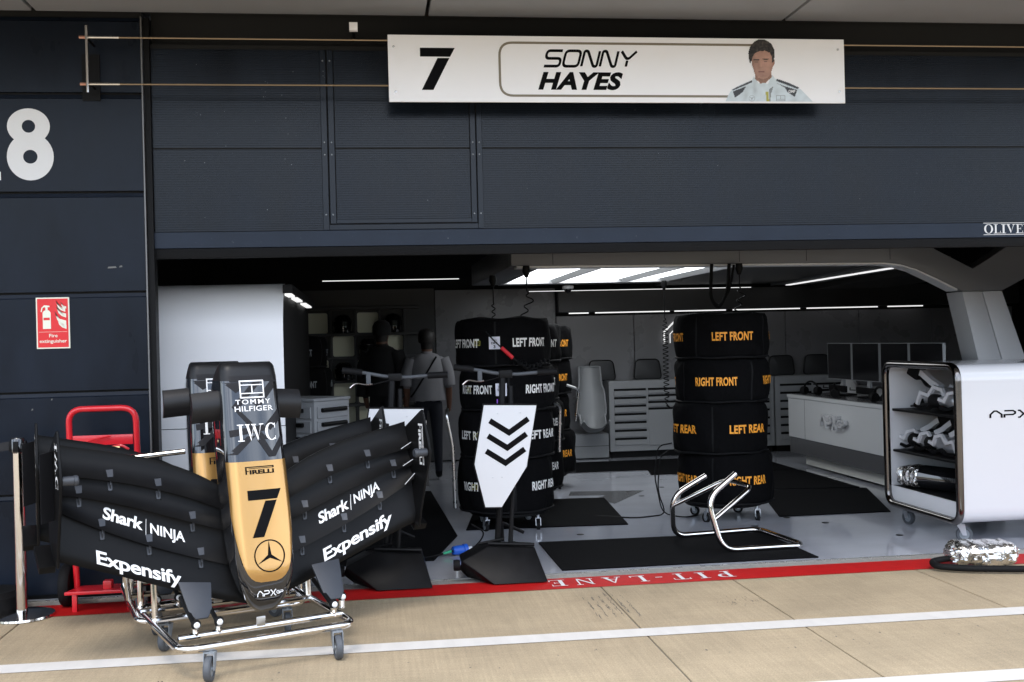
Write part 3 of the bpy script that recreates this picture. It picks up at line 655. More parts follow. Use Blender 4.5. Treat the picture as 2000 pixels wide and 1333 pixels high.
for x in (1.62, 3.32, 3.95, 4.75): MB().bb(x-.002, x+.002, -.0015, .0, 2.21, 2.45).build('panel_seam', M['black'], ga, smooth=0)
MB().prism([(1.25, .222), (1.50, .222), (1.52, 3.2), (1.20, 3.2)], 2.205, 2.44, 'z').build('side_beam', M['gantry'], ga, bevel=.01)
MB().bb(1.522, 3.7, 3.12, 3.35, 2.205, 2.40).build('back_beam', M['gantry'], ga, bevel=.01)
MB().bb(1.50, 5.3, .222, .36, 2.215, 2.44).build('inner_beam', M['gantry'], ga)
lb = empty('ceiling_light_box', (0, 2.6, 2.2), 0, 'large glowing ceiling light box of three panes', 'light')
for x0, x1 in ((1.56, 2.10), (2.20, 2.92), (3.02, 3.40)):
    MB().bb(x0, x1, .40, 3.05, .045, .06).build('glowing_pane', M['lightbox'], lb, smooth=0)
for x0, x1 in ((1.525, 1.556), (2.104, 2.196), (2.924, 3.016), (3.404, 3.52)):
    xm = (x0+x1)/2; MB().prism([(x0-.02, .044), (x1+.02, .044), (xm+.012, .002), (xm-.012, .002)], .40, 3.05, 'y').build('mullion', M['mullion'], lb, smooth=20)
MB().bb(1.525, 3.52, 3.052, 3.115, .005, .075).build('end_bar', M['mullion'], lb, bevel=.006)
MB().bb(1.53, 3.5, .37, 3.1, .078, .09).build('light_box_lid', M['darkwall'], lb, smooth=0)
rc = empty('side_canopy', (0, 2.6, 2.2), 0, 'sloping grey ceiling canopy with a bright strip light, right of the light box', 'canopy')
MB().prism([(3.6, .37), (5.55, .37), (5.75, 4.6), (3.75, 4.6)], .03, .06, 'z').build('canopy_plate', M['darkwall'], rc, smooth=0)
MB().prism([(5.05, .95), (5.52, .95), (5.82, 4.55), (5.32, 4.55)], .004, .028, 'z').build('light_tray', M['gantry'], rc, smooth=0)
for y0, y1 in ((1.15, 2.05), (2.1, 3.6), (3.65, 4.4)):
    xa = lambda y: 5.33+(y-1.2)/3.6*.20
    MB().prism([(xa(y0)-.035, y0), (xa(y0)+.035, y0), (xa(y1)+.035, y1), (xa(y1)-.035, y1)], -.006, .003, 'z').build('strip_light', M['strip'], rc, smooth=0)
MB().prism([(5.56, .95), (6.5, .9), (6.9, 4.5), (5.86, 4.5)], -.06, .02, 'z').build('dark_louvre_panel', M['void'], rc, smooth=0)
tag(MB().bb(5.1, 7.9, 7.17, 7.198, 1.893, 1.899).build('strip_light', M['strip'], smooth=0) if False else MB().bb(-.52, 1.07, 6.0, 6.03, 2.296, 2.304).build('strip_light', M['strip'], smooth=0), 'long thin ceiling strip light above the helmets', 'light', 'thin strip lights')
for (x0, x1, nm) in [(2.60, 2.86, 'short one by the white seat'), (2.95, 3.95, 'above the left drawer cabinet'), (4.02, 4.72, 'behind the orange lettered tyre stack'), (4.82, 5.75, 'right of the orange lettered tyres'), (5.85, 6.85, 'left above the monitors'), (7.0, 7.5, 'rightmost above the monitors')]:
    tag(MB().bb(x0, x1, 7.21, 7.235, 1.885, 1.899).build('strip_light', M['strip'], smooth=0), f'thin back wall strip light, {nm}', 'light', 'thin strip lights')
tag(MB().bb(2.05, 5.0, 7.0, 7.02, 2.175, 2.182).build('strip_light', M['strip'], smooth=0), 'long hairline strip light beyond the ceiling light box', 'light', 'thin strip lights')
cmr = empty('dome_camera', (2.36, 5.95, 2.19), 0, 'small dome camera under the light box', 'camera')
MB().lathe([(0, 0), (.07, 0), (.07, -.03), (.05, -.04)], 16).build('base', M['whitepanel'], cmr); MB().sphere((0, 0, -.04), .045).build('dome', M['screen'], cmr)
# neon emblem on the back wall
ne = empty('neon_emblem', (4.0, 7.33, 1.5), 0, 'white outline light emblem behind the orange lettered tyres', 'light')
MB().tube([(-.10, 0, -.03), (-.10, 0, .12), (.06, 0, .27), (.30, 0, .27)], .012, 6).build('neon_tube', M['neon'], ne)
MB().tube([(-.02, 0, -.03), (-.02, 0, .09), (.08, 0, .19), (.30, 0, .19)], .006, 6).build('neon_tube', M['neon'], ne)

# helmet shelf
hs = empty('helmet_shelf', (-.26, 7.22, 0), 0, 'wall of square shelf cells, some dimly lit, at the back left', 'shelf')
CX = [-1.07, -.79, -.46, -.145, .165, .48]; RZ = [1.965, 1.665, 1.365, 1.065, .765]
cw, chh = .27, .26
lit = {(0, 1), (0, 3), (1, 2), (1, 4), (2, 1), (2, 3), (3, 2), (3, 3), (4, 2), (4, 3), (1, 0), (3, 1), (4, 1), (3, 4), (4, 4)}
for r_ in range(5):
    for c_ in range(5):
        x = CX[c_]+.26; z1 = RZ[r_]
        MB().prism(fillet([(x, z1-chh, 0), (x+cw, z1-chh, 0), (x+cw, z1, 0), (x, z1, 0)], .03, 4, True) and [(p[0], p[1]) for p in fillet([(x, z1-chh, 0), (x+cw, z1-chh, 0), (x+cw, z1, 0), (x, z1, 0)], .03, 4, True)], .118, .124, 'y').build('cell_back', M['cell'] if (r_, c_) in lit else M['darkwall'], hs, smooth=0)
for z in [2.02]+[q-chh-.02 for q in RZ]: MB().bb(-1.0, .9, 0, .12, z-.018, z+.018).build('shelf_board', M['darkwall'], hs, bevel=.004, seg=1)
for x in CX: MB().bb(x+.26-.038, x+.26-.008, .002, .118, .43, 2.0).build('shelf_divider', M['darkwall'], hs, bevel=.004, seg=1)
hp = None
for (x, z, nm) in [(-.945, 1.705, 'top row, left, beside the partition'), (-.325, 1.705, 'top row, middle'), (.31, 1.705, 'top row, over the dark capped person'), (-.01, 1.405, 'second row, behind the dark capped person'), (-.325, 1.105, 'third row, above the jack handlebar')]:
    if hp is None:
        hp = empty('helmet'); 
        prof = [(.118, 0), (.122, .03), (.125, .08), (.121, .13), (.105, .18), (.075, .215), (.035, .233), (0, .237)]
        MB().lathe(prof, 24).build('shell', M['gloss'], hp, smooth=60)
        MB().grid(lambda u, v: (.128*math.sin(u), -.128*math.cos(u), v), np.linspace(-1.2, 1.2, 14), [.085, .11, .145]).build('visor', M['screen'], hp)
        o = hp
    else: o = copy_tree(hp)
    o.location = (x, 7.21, z); tag(o, f'glossy black helmet on the shelf, {nm}', 'helmet', 'helmets on the back shelf')
    o.rotation_euler = (0, 0, rng.randn()*.15)

# drawer cabinets along the back wall
def drawer_cabinet(x0, x1, label, cols, y=6.95, h=1.0):
    c = empty('drawer_cabinet', ((x0+x1)/2, y, 0), 0, label, 'cabinet', 'grey drawer cabinets'); W = (x1-x0)/2
    MB().bb(-W, W, .012, .40, .09, h).build('carcass', M['grey'], c, bevel=.004, seg=1)
    MB().bb(-W+.02, W-.02, .05, .40, 0, .088).build('plinth', M['black'], c, smooth=0)
    cwid = (2*W-.10)/cols
    for k in range(cols):
        xa = -W+.05+k*cwid; nd = 7 if k % 2 == 0 else 4
        zt = h-.10; hh = (h-.26)/nd if nd == 7 else .085
        for d in range(nd):
            z1 = zt-d*hh; z0 = z1-hh+.012 if not (nd == 4 and d == 3) else .16
            dr = MB().bb(xa+.015, xa+cwid-.015, -.004, .010, z0, z1-.030).build('drawer', M['grey'], c, bevel=.002, seg=1)
            MB().bb(xa+.015, xa+cwid-.015, .002, .0105, z1-.0295, z1-.002).build('handle_recess', M['black'], dr, smooth=0)
            if nd == 4 and d == 3: break
    return c
drawer_cabinet(3.05, 4.05, 'grey drawer cabinet left of the orange lettered tyre stack', 2)
drawer_cabinet(5.28, 6.30, 'grey drawer cabinet partly behind the white desk', 2)
drawer_cabinet(4.07, 5.26, 'grey drawer cabinet behind the orange lettered tyre stack', 3)
lo = empty('low_bench_unit', (2.55, 6.95, 0), 0, 'low grey bench unit under the white seat', 'bench')
MB().bb(-.42, .48, 0, .4, .02, .33).build('carcass', M['grey'], lo, bevel=.005); MB().bb(-.42, .48, -.004, 0, .17, .175).build('seam', M['black'], lo, smooth=0)
for (x, nm) in [(3.02, 'above the white seat side'), (3.64, 'beside the coiled cable'), (5.48, 'right of the orange lettered tyres'), (5.98, 'left of the monitors')]:
    ch = empty('stool_back', (x, 7.25, 0), 0, f'rounded black seat back {nm}', 'seat', 'black seat backs on the wall')
    out_ = [(p[0], p[1]) for p in fillet([(-.19, 1.0, 0), (.19, 1.0, 0), (.155, 1.265, 0), (-.155, 1.265, 0)], .06, 4, True)]
    MB().prism(out_, 0, .06, 'y').build('cushion', M['darkwall'], ch, bevel=.015)
    MB().tube([(p[0], -.004, p[1]) for p in out_], .007, 6, True).build('piping', M['black'], ch)
# moulded racing seat
st = empty('racing_seat', (2.79, 6.75, .33), 0, 'white moulded racing seat on the bench at the back', 'seat')
def seatfn(u, v):   # u across -1..1, v along from front of base to top of back
    w_ = .16-.03*max(0, v-1.2)
    prof = [(0, -.20, .10), (.35, -.02, .03), (.7, .14, .06), (1.0, .20, .25), (1.5, .25, .55), (2.0, .30, .86)]
    vv = [p[0] for p in prof]; y = np.interp(v, vv, [p[1] for p in prof]); z = np.interp(v, vv, [p[2] for p in prof])
    k = abs(u)**3
    return (u*w_*(1.15 if 1.0 < v < 1.6 else 1), y-.14*k*(1 if v > .5 else .3), z+.10*k*(1 if v < .9 else 0))
MB().grid(seatfn, np.linspace(-1, 1, 15), np.linspace(0, 2, 22)).build('shell', M['grey'], st, smooth=80)
MB().tube([seatfn(1, v) for v in np.linspace(0, 2, 22)] + [seatfn(u, 2) for u in np.linspace(.9, -.9, 8)] + [seatfn(-1, v) for v in np.linspace(2, 0, 22)], .012, 6).build('rim', M['grey'], st)

# desk with raised logo, monitors, headsets
dk = empty('desk', (4.9, 3.0, 0), 0, 'white desk with a raised logo on its side', 'desk')
MB().bb(0, .8, .0, 2.55, .345, .80).build('side_panel', M['deskgrey'], dk, bevel=.004, seg=1)
MB().bb(.012, .8, .0, 2.55, .16, .343).build('dark_band', M['deskdark'], dk, bevel=.004, seg=1)
MB().bb(.10, .8, .0, 2.30, .035, .158).build('plinth', M['cream'], dk, bevel=.006)
MB().bb(-.012, .82, -.01, 2.56, .802, .842).build('desk_top', M['deskgrey'], dk, bevel=.004, seg=1)
MB().bb(.03, .8, .0, 2.5, .843, .847).build('desk_mat', M['deskdark'], dk, smooth=0)
MB().bb(-.0015, 0, 2.06, 2.064, .35, .80).build('panel_seam', M['black'], dk, smooth=0)
lg = MB()
for q in place(apx(.20), 0, .52, .62, .155):
    lg.prism([(1.52-p[0], p[1]) for p in q], -.055, -.004, 'x')
lg.build('raised_logo', M['whitegloss'], dk, smooth=0, fix=False)
MB().prism([(.9, .85), (.9, .95), (2.08, .95), (2.30, 1.15), (2.55, .85)], .62, .65, 'x').build('screen_upstand', M['deskgrey'], dk, smooth=0)
my = [(5.092, 4.46), (4.445, 3.80), (3.779, 3.18), (3.161, 2.52)]
for i, (ya, yb) in enumerate(my):
    nm = ['leftmost', 'second from left', 'third from left', 'rightmost'][i]
    mo = empty('monitor', (5.2, (ya+yb)/2, 1.03), 0, f'black monitor on the desk, {nm} of the four', 'monitor', 'monitors on the desk'); hw = (ya-yb)/2-.008
    MB().bb(0, .03, -hw, hw, 0, .405).build('bezel', M['grey'], mo, bevel=.003, seg=1)
    MB().bb(-.003, -.0005, -hw+.004, hw-.016, .008, .40).build('screen', M['screen'], mo, smooth=0)
    MB().bb(.03, .06, -.03, .03, -.16, .25).build('stand', M['grey'], mo); MB().bb(-.05, .16, -.1, .1, -.18, -.162).build('base', M['black'], mo, bevel=.004)
def headset(loc, rz, label):
    h_ = empty('headset', loc, rz, label, 'headset', 'headsets on the desk')
    MB().tube([(.0, .10*math.cos(a), .05+.10*math.sin(a)) for a in np.linspace(-.2, math.pi+.2, 14)], .012, 8).build('headband', M['black'], h_)
    for s in (-1, 1):
        MB().lathe([(0, -.03), (.045, -.03), (.052, 0), (.045, .03), (0, .03)], 16, (0, s*.095, .045), 'y').build('ear_cup', M['rubber'], h_)
    MB().tube([(0, -.1, .04), (-.08, -.09, .02), (-.13, -.04, .03)], .005, 6).build('microphone_boom', M['black'], h_)
headset((5.02, 5.15, .85), .5, 'black headset at the far end of the desk'); headset((5.02, 4.5, .85), -.4, 'black headset lying in front of the leftmost monitor'); headset((5.03, 3.45, .85), .2, 'black headset half hidden by the white trolley cabinet')
for i, (y0, y1, nm) in enumerate([(4.55, 5.0, 'left'), (3.85, 4.3, 'right')]):
    kb = empty('control_panel', (5.17, (y0+y1)/2, .93), 0, f'flat black control panel below the monitors, {nm} one', 'panel', 'control panels')
    MB().bb(0, .02, -(y1-y0)/2, (y1-y0)/2, -.035, .035).build('casing', M['black'], kb, bevel=.004); MB().tube([(-.005, (y1-y0)/2, 0), (-.03, (y1-y0)/2+.08, .0), (-.0, (y1-y0)/2+.14, .02)], .006, 6).build('cable', M['black'], kb)

# coiled leads and hoses hanging from the gantry
def coil(x, y, z0, zs, z1, r, turns, label, wob=0):
    c = empty('coiled_lead', (x, y, 0), 0, label, 'cable', 'coiled leads')
    n_ = turns*10; pts = [(0, 0, z0), (0, 0, zs+.01)]
    for i in range(n_+1):
        t = i/n_; a = t*turns*2*math.pi; e = min(1, t*8, (1-t)*8+.2)
        pts.append((r*e*math.cos(a)+wob*math.sin(t*6), r*e*math.sin(a), zs+(z1-zs)*t))
    MB().tube(pts, .006, 5).build('cord', M['black'], c, smooth=80)
    MB().lathe([(0, z0+.03), (.03, z0+.03), (.035, z0-.02), (.015, z0-.07), (0, z0-.07)], 10).build('ceiling_socket', M['black'], c)
    MB().tube([(0, 0, z1), (.03, 0, z1-.03)], .012, 6).build('plug', M['black'], c)
coil(3.33, 5.2, 2.16, 1.80, .78, .030, 22, 'long black coiled lead hanging left of the orange lettered tyres')
coil(3.28, 2.5, 2.16, 1.98, 1.74, .03, 3, 'black coiled lead dropping onto the orange lettered tyre stack', .02)
coil(1.37, 2.52, 2.17, 1.98, 1.72, .03, 3, 'black coiled lead dropping onto the white lettered tyre stack', .03)
coil(1.13, 3.0, 2.12, 1.9, 1.74, .015, 3, 'thin black coiled lead left of the light box')
lh = empty('hose_loop', (3.10, 2.5, 2.14), 0, 'looped black hose hanging above the orange lettered tyres', 'hose')
MB().tube(fillet([(-.07, 0, .05), (-.09, 0, -.25), (-.02, 0, -.36), (.07, 0, -.20), (.09, 0, .05)], .12, 6), .016, 8).build('hose', M['rubber'], lh)
MB().tube(fillet([(-.05, .05, .05), (-.08, .05, -.24), (.0, .05, -.34), (.10, .05, -.20), (.15, .05, .04)], .12, 6), .012, 8).build('hose', M['rubber'], lh)

# ------------------------------------------------------------------ people at the back (seen from behind)
def person(loc, rz, label, cols, H=1.72, arms='down', strap=False, hairmat='hair', cap=False):
    p = empty('person', loc, rz, label, 'person', 'people at the back of the garage')
    s = H/1.75
    V = {}; E_ = []; rad = {}
    def j(n, x, y, z, rx, ry=None): V[n] = (x*s, y*s, z*s); rad[n] = (rx*s, (ry or rx)*s)
    j('pel', 0, 0, .95, .15, .115); j('waist', 0, .0, 1.10, .135, .10); j('chest', 0, -.01, 1.30, .165, .115); j('neck', 0, 0, 1.48, .062); j('jaw', 0, .01, 1.55, .070); j('skull', 0, .0, 1.655, .098, .105)
    E_ += [('pel', 'waist'), ('waist', 'chest'), ('chest', 'neck'), ('neck', 'jaw'), ('jaw', 'skull')]
    for sx, n in ((-1, 'l'), (1, 'r')):
        j('hip'+n, sx*.09, 0, .88, .095); j('knee'+n, sx*.10, .0, .50, .065); j('ank'+n, sx*.105, .03, .09, .045); j('toe'+n, sx*.115, -.11, .035, .038)
        E_ += [('pel', 'hip'+n), ('hip'+n, 'knee'+n), ('knee'+n, 'ank'+n), ('ank'+n, 'toe'+n)]
        j('sh'+n, sx*.185, 0, 1.40, .066)
        if arms == 'reach' and n == 'r': e, wr, hd = (.30, -.06, 1.15), (.42, -.20, 1.22), (.47, -.26, 1.24)
        else: e, wr, hd = (sx*.245, .02, 1.12), (sx*.25, -.05, .87), (sx*.245, -.07, .78)
        j('el'+n, *e, .048); j('wr'+n, *wr, .032); j('hd'+n, *hd, .035, .02)
        E_ += [('chest', 'sh'+n), ('sh'+n, 'el'+n), ('el'+n, 'wr'+n), ('wr'+n, 'hd'+n)]
    names = list(V); me = bpy.data.meshes.new('body'); me.from_pydata([V[n] for n in names], [(names.index(a), names.index(b)) for a, b in E_], [])
    o = bpy.data.objects.new('body', me); COL.objects.link(o)
    m1 = o.modifiers.new('skin', 'SKIN')
    if not me.skin_vertices: 
        bm = bmesh.new(); bm.from_mesh(me); bm.verts.layers.skin.verify(); bm.to_mesh(me); bm.free()
    for i, n in enumerate(names):
        me.skin_vertices[0].data[i].radius = rad[n]; me.skin_vertices[0].data[i].use_root = (n == 'pel')
    m2 = o.modifiers.new('sub', 'SUBSURF'); m2.levels = 2; m2.render_levels = 2
    bpy.context.view_layer.update(); dg = bpy.context.evaluated_depsgraph_get()
    nm = bpy.data.meshes.new_from_object(o.evaluated_get(dg)); bpy.data.objects.remove(o)
    top, sleeve, legs = cols
    for mm in (M['skin'], M[top], M[legs], M[hairmat], M['rubber']): nm.materials.append(mm)
    for f in nm.polygons:
        c = f.center/s; k = 0
        if c.z < .10: k = 4
        elif c.z < .93 and abs(c.x) < .20: k = 2
        elif c.z < 1.50 and abs(c.x) < .195: k = 1
        elif .9 < c.z < 1.47 and c.z > sleeve: k = 1
        elif c.z > 1.60 or (c.z > 1.53 and c.y > .02): k = 3
        f.material_index = k; f.use_smooth = True
    b = bpy.data.objects.new('body', nm); link(b, p)
    # loose shirt over the trunk
    pr = [(.205, .93), (.20, 1.0), (.195, 1.15), (.205, 1.30), (.19, 1.40), (.12, 1.465), (.07, 1.485)]
    sh = MB(); L = len(pr); N = 28
    for k in range(N):
        a = 2*math.pi*k/N
        for (r_, z) in pr:
            fold = 1+.035*math.sin(a*7+z*9)*(1.5-z)*2
            sh.v.append((r_*1.02*math.cos(a)*fold*s, r_*.72*math.sin(a)*fold*s, (z-.0)*s))
    sh.f = [(k*L+i, ((k+1) % N)*L+i, ((k+1) % N)*L+i+1, k*L+i+1) for k in range(N) for i in range(L-1)]; sh.m = [0]*len(sh.f)
    sh.build('shirt', M[top], p, smooth=70)
    for sx in (-1, 1):
        MB().tube([(sx*.175*s, 0, 1.41*s), (sx*.235*s, .01*s, 1.25*s), (sx*.25*s, .015*s, (1.10 if sleeve > 1.0 else .92)*s)], [.085*s, .078*s, .075*s], 12).build('sleeve', M[top], p)
    hr = MB(); prof = [(.104, 1.60), (.112, 1.645), (.108, 1.70), (.085, 1.745), (.045, 1.768), (0, 1.772)]
    hr.lathe([(a*s, b*s) for a, b in prof], 18); hr.v = [(v[0]*.92, v[1]*1.05+.006, v[2]) for v in hr.v]
    hr.build('cap' if cap else 'hair', M['dark'] if cap else M[hairmat], p, smooth=70)
    if strap: MB().tube([(-.10*s, .135*s, 1.44*s), (.02*s, .150*s, 1.25*s), (.15*s, .135*s, 1.05*s), (.20*s, .09*s, .98*s)], .011, 6).build('bag_strap', M['black'], p)
    return p
# figures face away (+Y): the model faces -Y, so turn half round
person((.645, 5.5, .006), R(180), 'person in a pale short sleeved shirt with a shoulder strap, seen from behind', ('shirt', 1.08, 'navycloth'), 1.69, strap=True)
person((.15, 5.7, .006), R(150), 'person in dark clothes and a cap beside the pale shirted person', ('dark', .85, 'dark'), 1.80, cap=True)

# ------------------------------------------------------------------ casters
def caster(parent, x, y, ztop, r=.058, yaw=0, tyre='greytyre', fork='zinc', wdt=.030):
    c = bpy.data.objects.new('caster', None); link(c, parent); c.location = (x, y, 0); c.rotation_euler = (0, 0, yaw); c.empty_display_size = .05
    off = r*.45
    MB().lathe([(r*.62, -wdt/2), (r*.92, -wdt/2), (r, -wdt*.3), (r, wdt*.3), (r*.92, wdt/2), (r*.62, wdt/2), (r*.62, -wdt/2)], 22, (0, off, r), 'x').build('tyre', M[tyre], c)
    MB().lathe([(0, -wdt*.42), (r*.15, -wdt*.60), (r*.2, -wdt*.40), (r*.61, -wdt*.38), (r*.61, wdt*.38), (r*.2, wdt*.40), (r*.15, wdt*.6), (0, wdt*.42)], 18, (0, off, r), 'x').build('rim', M['greyplastic'], c)
    f = MB()
    for s in (-1, 1):
        f.prism([(-r*.45, 2*r+.014), (r*.50, 2*r+.014), (off+r*.24, r*.9), (off-r*.24, r*.9)], s*(wdt*.75)-.002, s*(wdt*.75)+.002, 'x')
    f.box((0, r*.03, 2*r+.014), (wdt*1.65, r*.95, .006)); f.lathe([(.012, 2*r+.01), (.012, ztop), (0, ztop)], 10)
    f.build('fork', M[fork], c)
    return c

# ------------------------------------------------------------------ front wing assemblies
def pf_(tab, deg=4):
    a = np.array(tab); co = np.polyfit(a[:, 0], a[:, 1], deg); return lambda x: float(np.polyval(co, x))
EDGE = [pf_([(0, .222), (.10, .236), (.15, .25), (.262, .29), (.38, .338), (.474, .362), (.637, .43), (.70, .447), (.83, .50), (.95, .543)], 3),
        pf_([(.1, .44), (.13, .448), (.242, .485), (.465, .562), (.517, .59), (.618, .628), (.75, .69), (.90, .772), (.95, .80)], 3),
        pf_([(.1, .612), (.13, .622), (.24, .657), (.404, .715), (.476, .745), (.56, .768), (.713, .82), (.75, .835), (.9, .864), (.95, .875)], 3),
        pf_([(.1, .70), (.12, .715), (.25, .775), (.29, .792), (.487, .868), (.604, .897), (.692, .922), (.8, .94), (.9, .962), (.95, .97)], 3),
        pf_([(.1, .795), (.13, .815), (.215, .875), (.263, .905), (.333, .935), (.5, .99), (.7, 1.05), (.9, 1.09), (.95, 1.098)], 3)]
DB = [0.0, .070, .090, .110, .140]
def ddep(a): return -.07*(1-min(abs(a), .95)/.95)**2
def elem(i, a, t):
    """front skin of element i at span a (signed), chord t from lower to upper edge -> (x, d, z)"""
    A = abs(a); zl = EDGE[i](A)-(.014 if i else 0); zu = EDGE[i+1](A)+.004
    dl = DB[i]-(.036 if i else 0); du = DB[i+1]+.004
    z = zl+(zu-zl)*t; d = dl+(du-dl)*t + .030*4*t*(1-t)*(.62 if i else .40) + ddep(a)
    if i == 0: d += .035*(1-t)**8
    return (a, d, z)
def on_wing(i, a, z, off=.004):
    A = abs(a); zl = EDGE[i](A)-(.014 if i else 0); zu = EDGE[i+1](A)+.004
    p = elem(i, a, (z-zl)/(zu-zl)); return (p[0], p[1]-off, p[2])
NW = [(.205, .012), (.212, .038), (.225, .060), (.25, .082), (.28, .100), (.33, .122), (.40, .142), (.47, .152), (.6, .158), (.8, .160), (1.0, .158), (1.2, .155), (1.40, .150), (1.44, .147), (1.462, .142), (1.474, .132)]
def nw(z): return float(np.interp(z, [p[0] for p in NW], [p[1] for p in NW]))
def nd(z): return float(np.interp(z, [.205, .23, .30, .42, .6, 1.0, 1.40, 1.45, 1.474], [-.165, -.205, -.232, -.232, -.196, -.096, -.012, .004, .03]))
def nth(z): return float(np.interp(z, [.205, .24, .35, .6, 1.0, 1.25, 1.36, 1.474], [.05, .12, .20, .25, .27, .28, .26, .10]))
def nfront(x, z, off=0):
    w_ = nw(z); r_ = min(.045, w_*.6); ax = min(abs(x), w_*.999)
    d = nd(z) + .10*max(0, ax-.02)**2/.16
    if ax > w_-r_: d += r_-math.sqrt(max(0, r_*r_-(ax-(w_-r_))**2))
    return (x, d-off, z)
def nose_ring(z):
    w_ = nw(z); pts = [nfront(w_*math.sin(k*math.pi/2), z) for k in np.linspace(-1, 1, 25)]
    dbk = nd(z)+nth(z); r_ = min(.05, w_*.5)
    for k in np.linspace(0, 1, 5): pts.append((w_-r_+r_*math.cos(k*math.pi/2), dbk-r_+r_*math.sin(k*math.pi/2), z+.0))
    for k in np.linspace(1, 0, 5): pts.append((-(w_-r_+r_*math.cos(k*math.pi/2)), dbk-r_+r_*math.sin(k*math.pi/2), z))
    return pts
def make_wing(label, number_gold=True):
    W = empty('front_wing', (0, 0, 0), 0, label, 'front wing', 'display front wings')
    # nose
    zz = [.205, .212, .225, .25, .28, .33, .40, .47, .6, .8, 1.0, 1.2, 1.33, 1.38, 1.41, 1.43, 1.45, 1.462, 1.47, 1.474]
    rings = [nose_ring(z) for z in zz]; n_ = len(rings[0]); mb = MB()
    mb.v = [p for r_ in rings for p in r_]
    for i in range(len(zz)-1):
        for k in range(n_): mb.f.append((i*n_+k, i*n_+(k+1) % n_, (i+1)*n_+(k+1) % n_, (i+1)*n_+k)); mb.m.append(1 if zz[i] >= 1.38 else 0)
    mb.f += [tuple(range(n_)), tuple(range(len(mb.v)-n_, len(mb.v)))]; mb.m += [0, 1]
    nose = mb.build('nose_cone', [M['gloss'], M['wing2']], W, smooth=50)
    def wg(z): return float(np.interp(z, [.372, .380, .395, .42, .46, .52, .60, .70, .96, 1.0], [.04, .068, .088, .106, .122, .136, .148, .1565, .1575, .1570]))
    gold = MB().grid(lambda z, k: nfront(wg(z)*math.sin(k*math.pi/2), z, .0025), [.372, .380, .395, .42, .46, .52, .60, .70, .80, .88, .93, .968], list(np.linspace(-1, 1, 27))).build('gold_panel', M['gold'], W, smooth=60)
    NF = lambda off: (lambda x, z: nfront(x, z, off))
    # graphite chevrons over the gloss
    def stripes(polys, k=0):
        mb = MB()
        for q in polys:
            (x0, z0), (x1, z1), (x2, z2), (x3, z3) = q
            def f(u, v): return nfront((x0*(1-u)+x1*u)*(1-v)+(x3*(1-u)+x2*u)*v, (z0*(1-u)+z1*u)*(1-v)+(z3*(1-u)+z2*u)*v, .0016+.0004*k)
            mb.grid(f, list(np.linspace(0, 1, 9)), list(np.linspace(0, 1, 5)))
        mb.build('graphite_stripe', M['graphite'], nose, smooth=60)
    stripes([[(-.145, 1.372), (.145, 1.372), (.148, 1.405), (-.148, 1.405)], [(-.145, 1.37), (-.045, 1.37), (-.070, 1.325), (-.085, 1.318)]], 0)
    stripes([[(.005, 1.37), (.050, 1.37), (-.078, 1.235), (-.112, 1.247)], [(.112, 1.385), (.148, 1.372), (.030, 1.235), (.0, 1.262)], [(-.112, 1.247), (-.078, 1.235), (.065, 1.075), (.025, 1.075)]], 1)
    stripes([[(-.154, 1.125), (.045, 1.150), (.068, 1.122), (-.154, 1.090)], [(.148, 1.245), (.152, 1.185), (.080, 1.12), (.055, 1.15)], [(-.155, 1.005), (-.10, 1.005), (.0, 1.095), (-.045, 1.095)]], 2)
    stripes([[(.060, .985), (.095, .985), (.155, 1.075), (.155, 1.12)], [(.060, .985), (.095, .985), (.045, 1.075), (.005, 1.075)]], 3)
    dn = lambda nm, polys, off, mt: decal(nm, polys, NF(off), M[mt], nose, .02)
    fl_ = [(-.062, 1.292), (.060, 1.292), (.060, 1.377), (-.062, 1.377)]
    dn('flag_logo', ribbon(fl_, .007, True) + [rect(-.0585, .0565, 1.311, 1.316), rect(-.0585, .0565, 1.354, 1.359), rect(-.003, .003, 1.316, 1.354)], .0034, 'vinyl')
    dn('lettering', place(text2d('TOMMY', .012, 0, 1.25), -.092, 1.258, .185, .024) + place(text2d('HILFIGER', .012, 0, 1.05), -.098, 1.222, .202, .026), .0034, 'vinyl')
    dn('lettering', place(serif('IWC', .10), -.094, 1.070, .200, .086), .0038, 'vinyl')
    dn('lettering', place(pirelli(), -.072, .904, .150, .034), .005, 'ink')
    if number_gold:
        dn('number', place(SEVEN, -.072, .592, .176, .232), .005, 'ink')
    dn('star_emblem', star3(.012, .498, .080), .005, 'ink')
    dn('lettering', place(apx(.16), -.062, .298, .135, .032), .004, 'vinyl')
    # side winglets on the nose
    for s in (-1, 1):
        def wf(u, v):
            x = s*(.135+.155*u); t = v*1.2-.6
            return (x+s*.02*v*u*0, .02+.045*math.cos(t*2.0)*0+.075*(v-.5)**2*4*.45+.02*u, 1.175+.155*v-.012*u)
        mb = MB(); us, vs_ = list(np.linspace(0, 1, 6)), list(np.linspace(0, 1, 9))
        mb.grid(wf, us, vs_); mb.grid(lambda u, v: (wf(u, v)[0], wf(u, v)[1]+.035, wf(u, v)[2]), us, vs_)
        mb.add([wf(1, v) for v in vs_]+[(wf(1, v)[0], wf(1, v)[1]+.035, wf(1, v)[2]) for v in vs_], [(i, i+1, 9+i+1, 9+i) for i in range(8)])
        for vv in (0, 1): mb.add([wf(u, vv) for u in us]+[(wf(u, vv)[0], wf(u, vv)[1]+.035, wf(u, vv)[2]) for u in us], [(i, i+1, 6+i+1, 6+i) for i in range(5)])
        mb.build('side_winglet', M['wing2'], W, smooth=50)
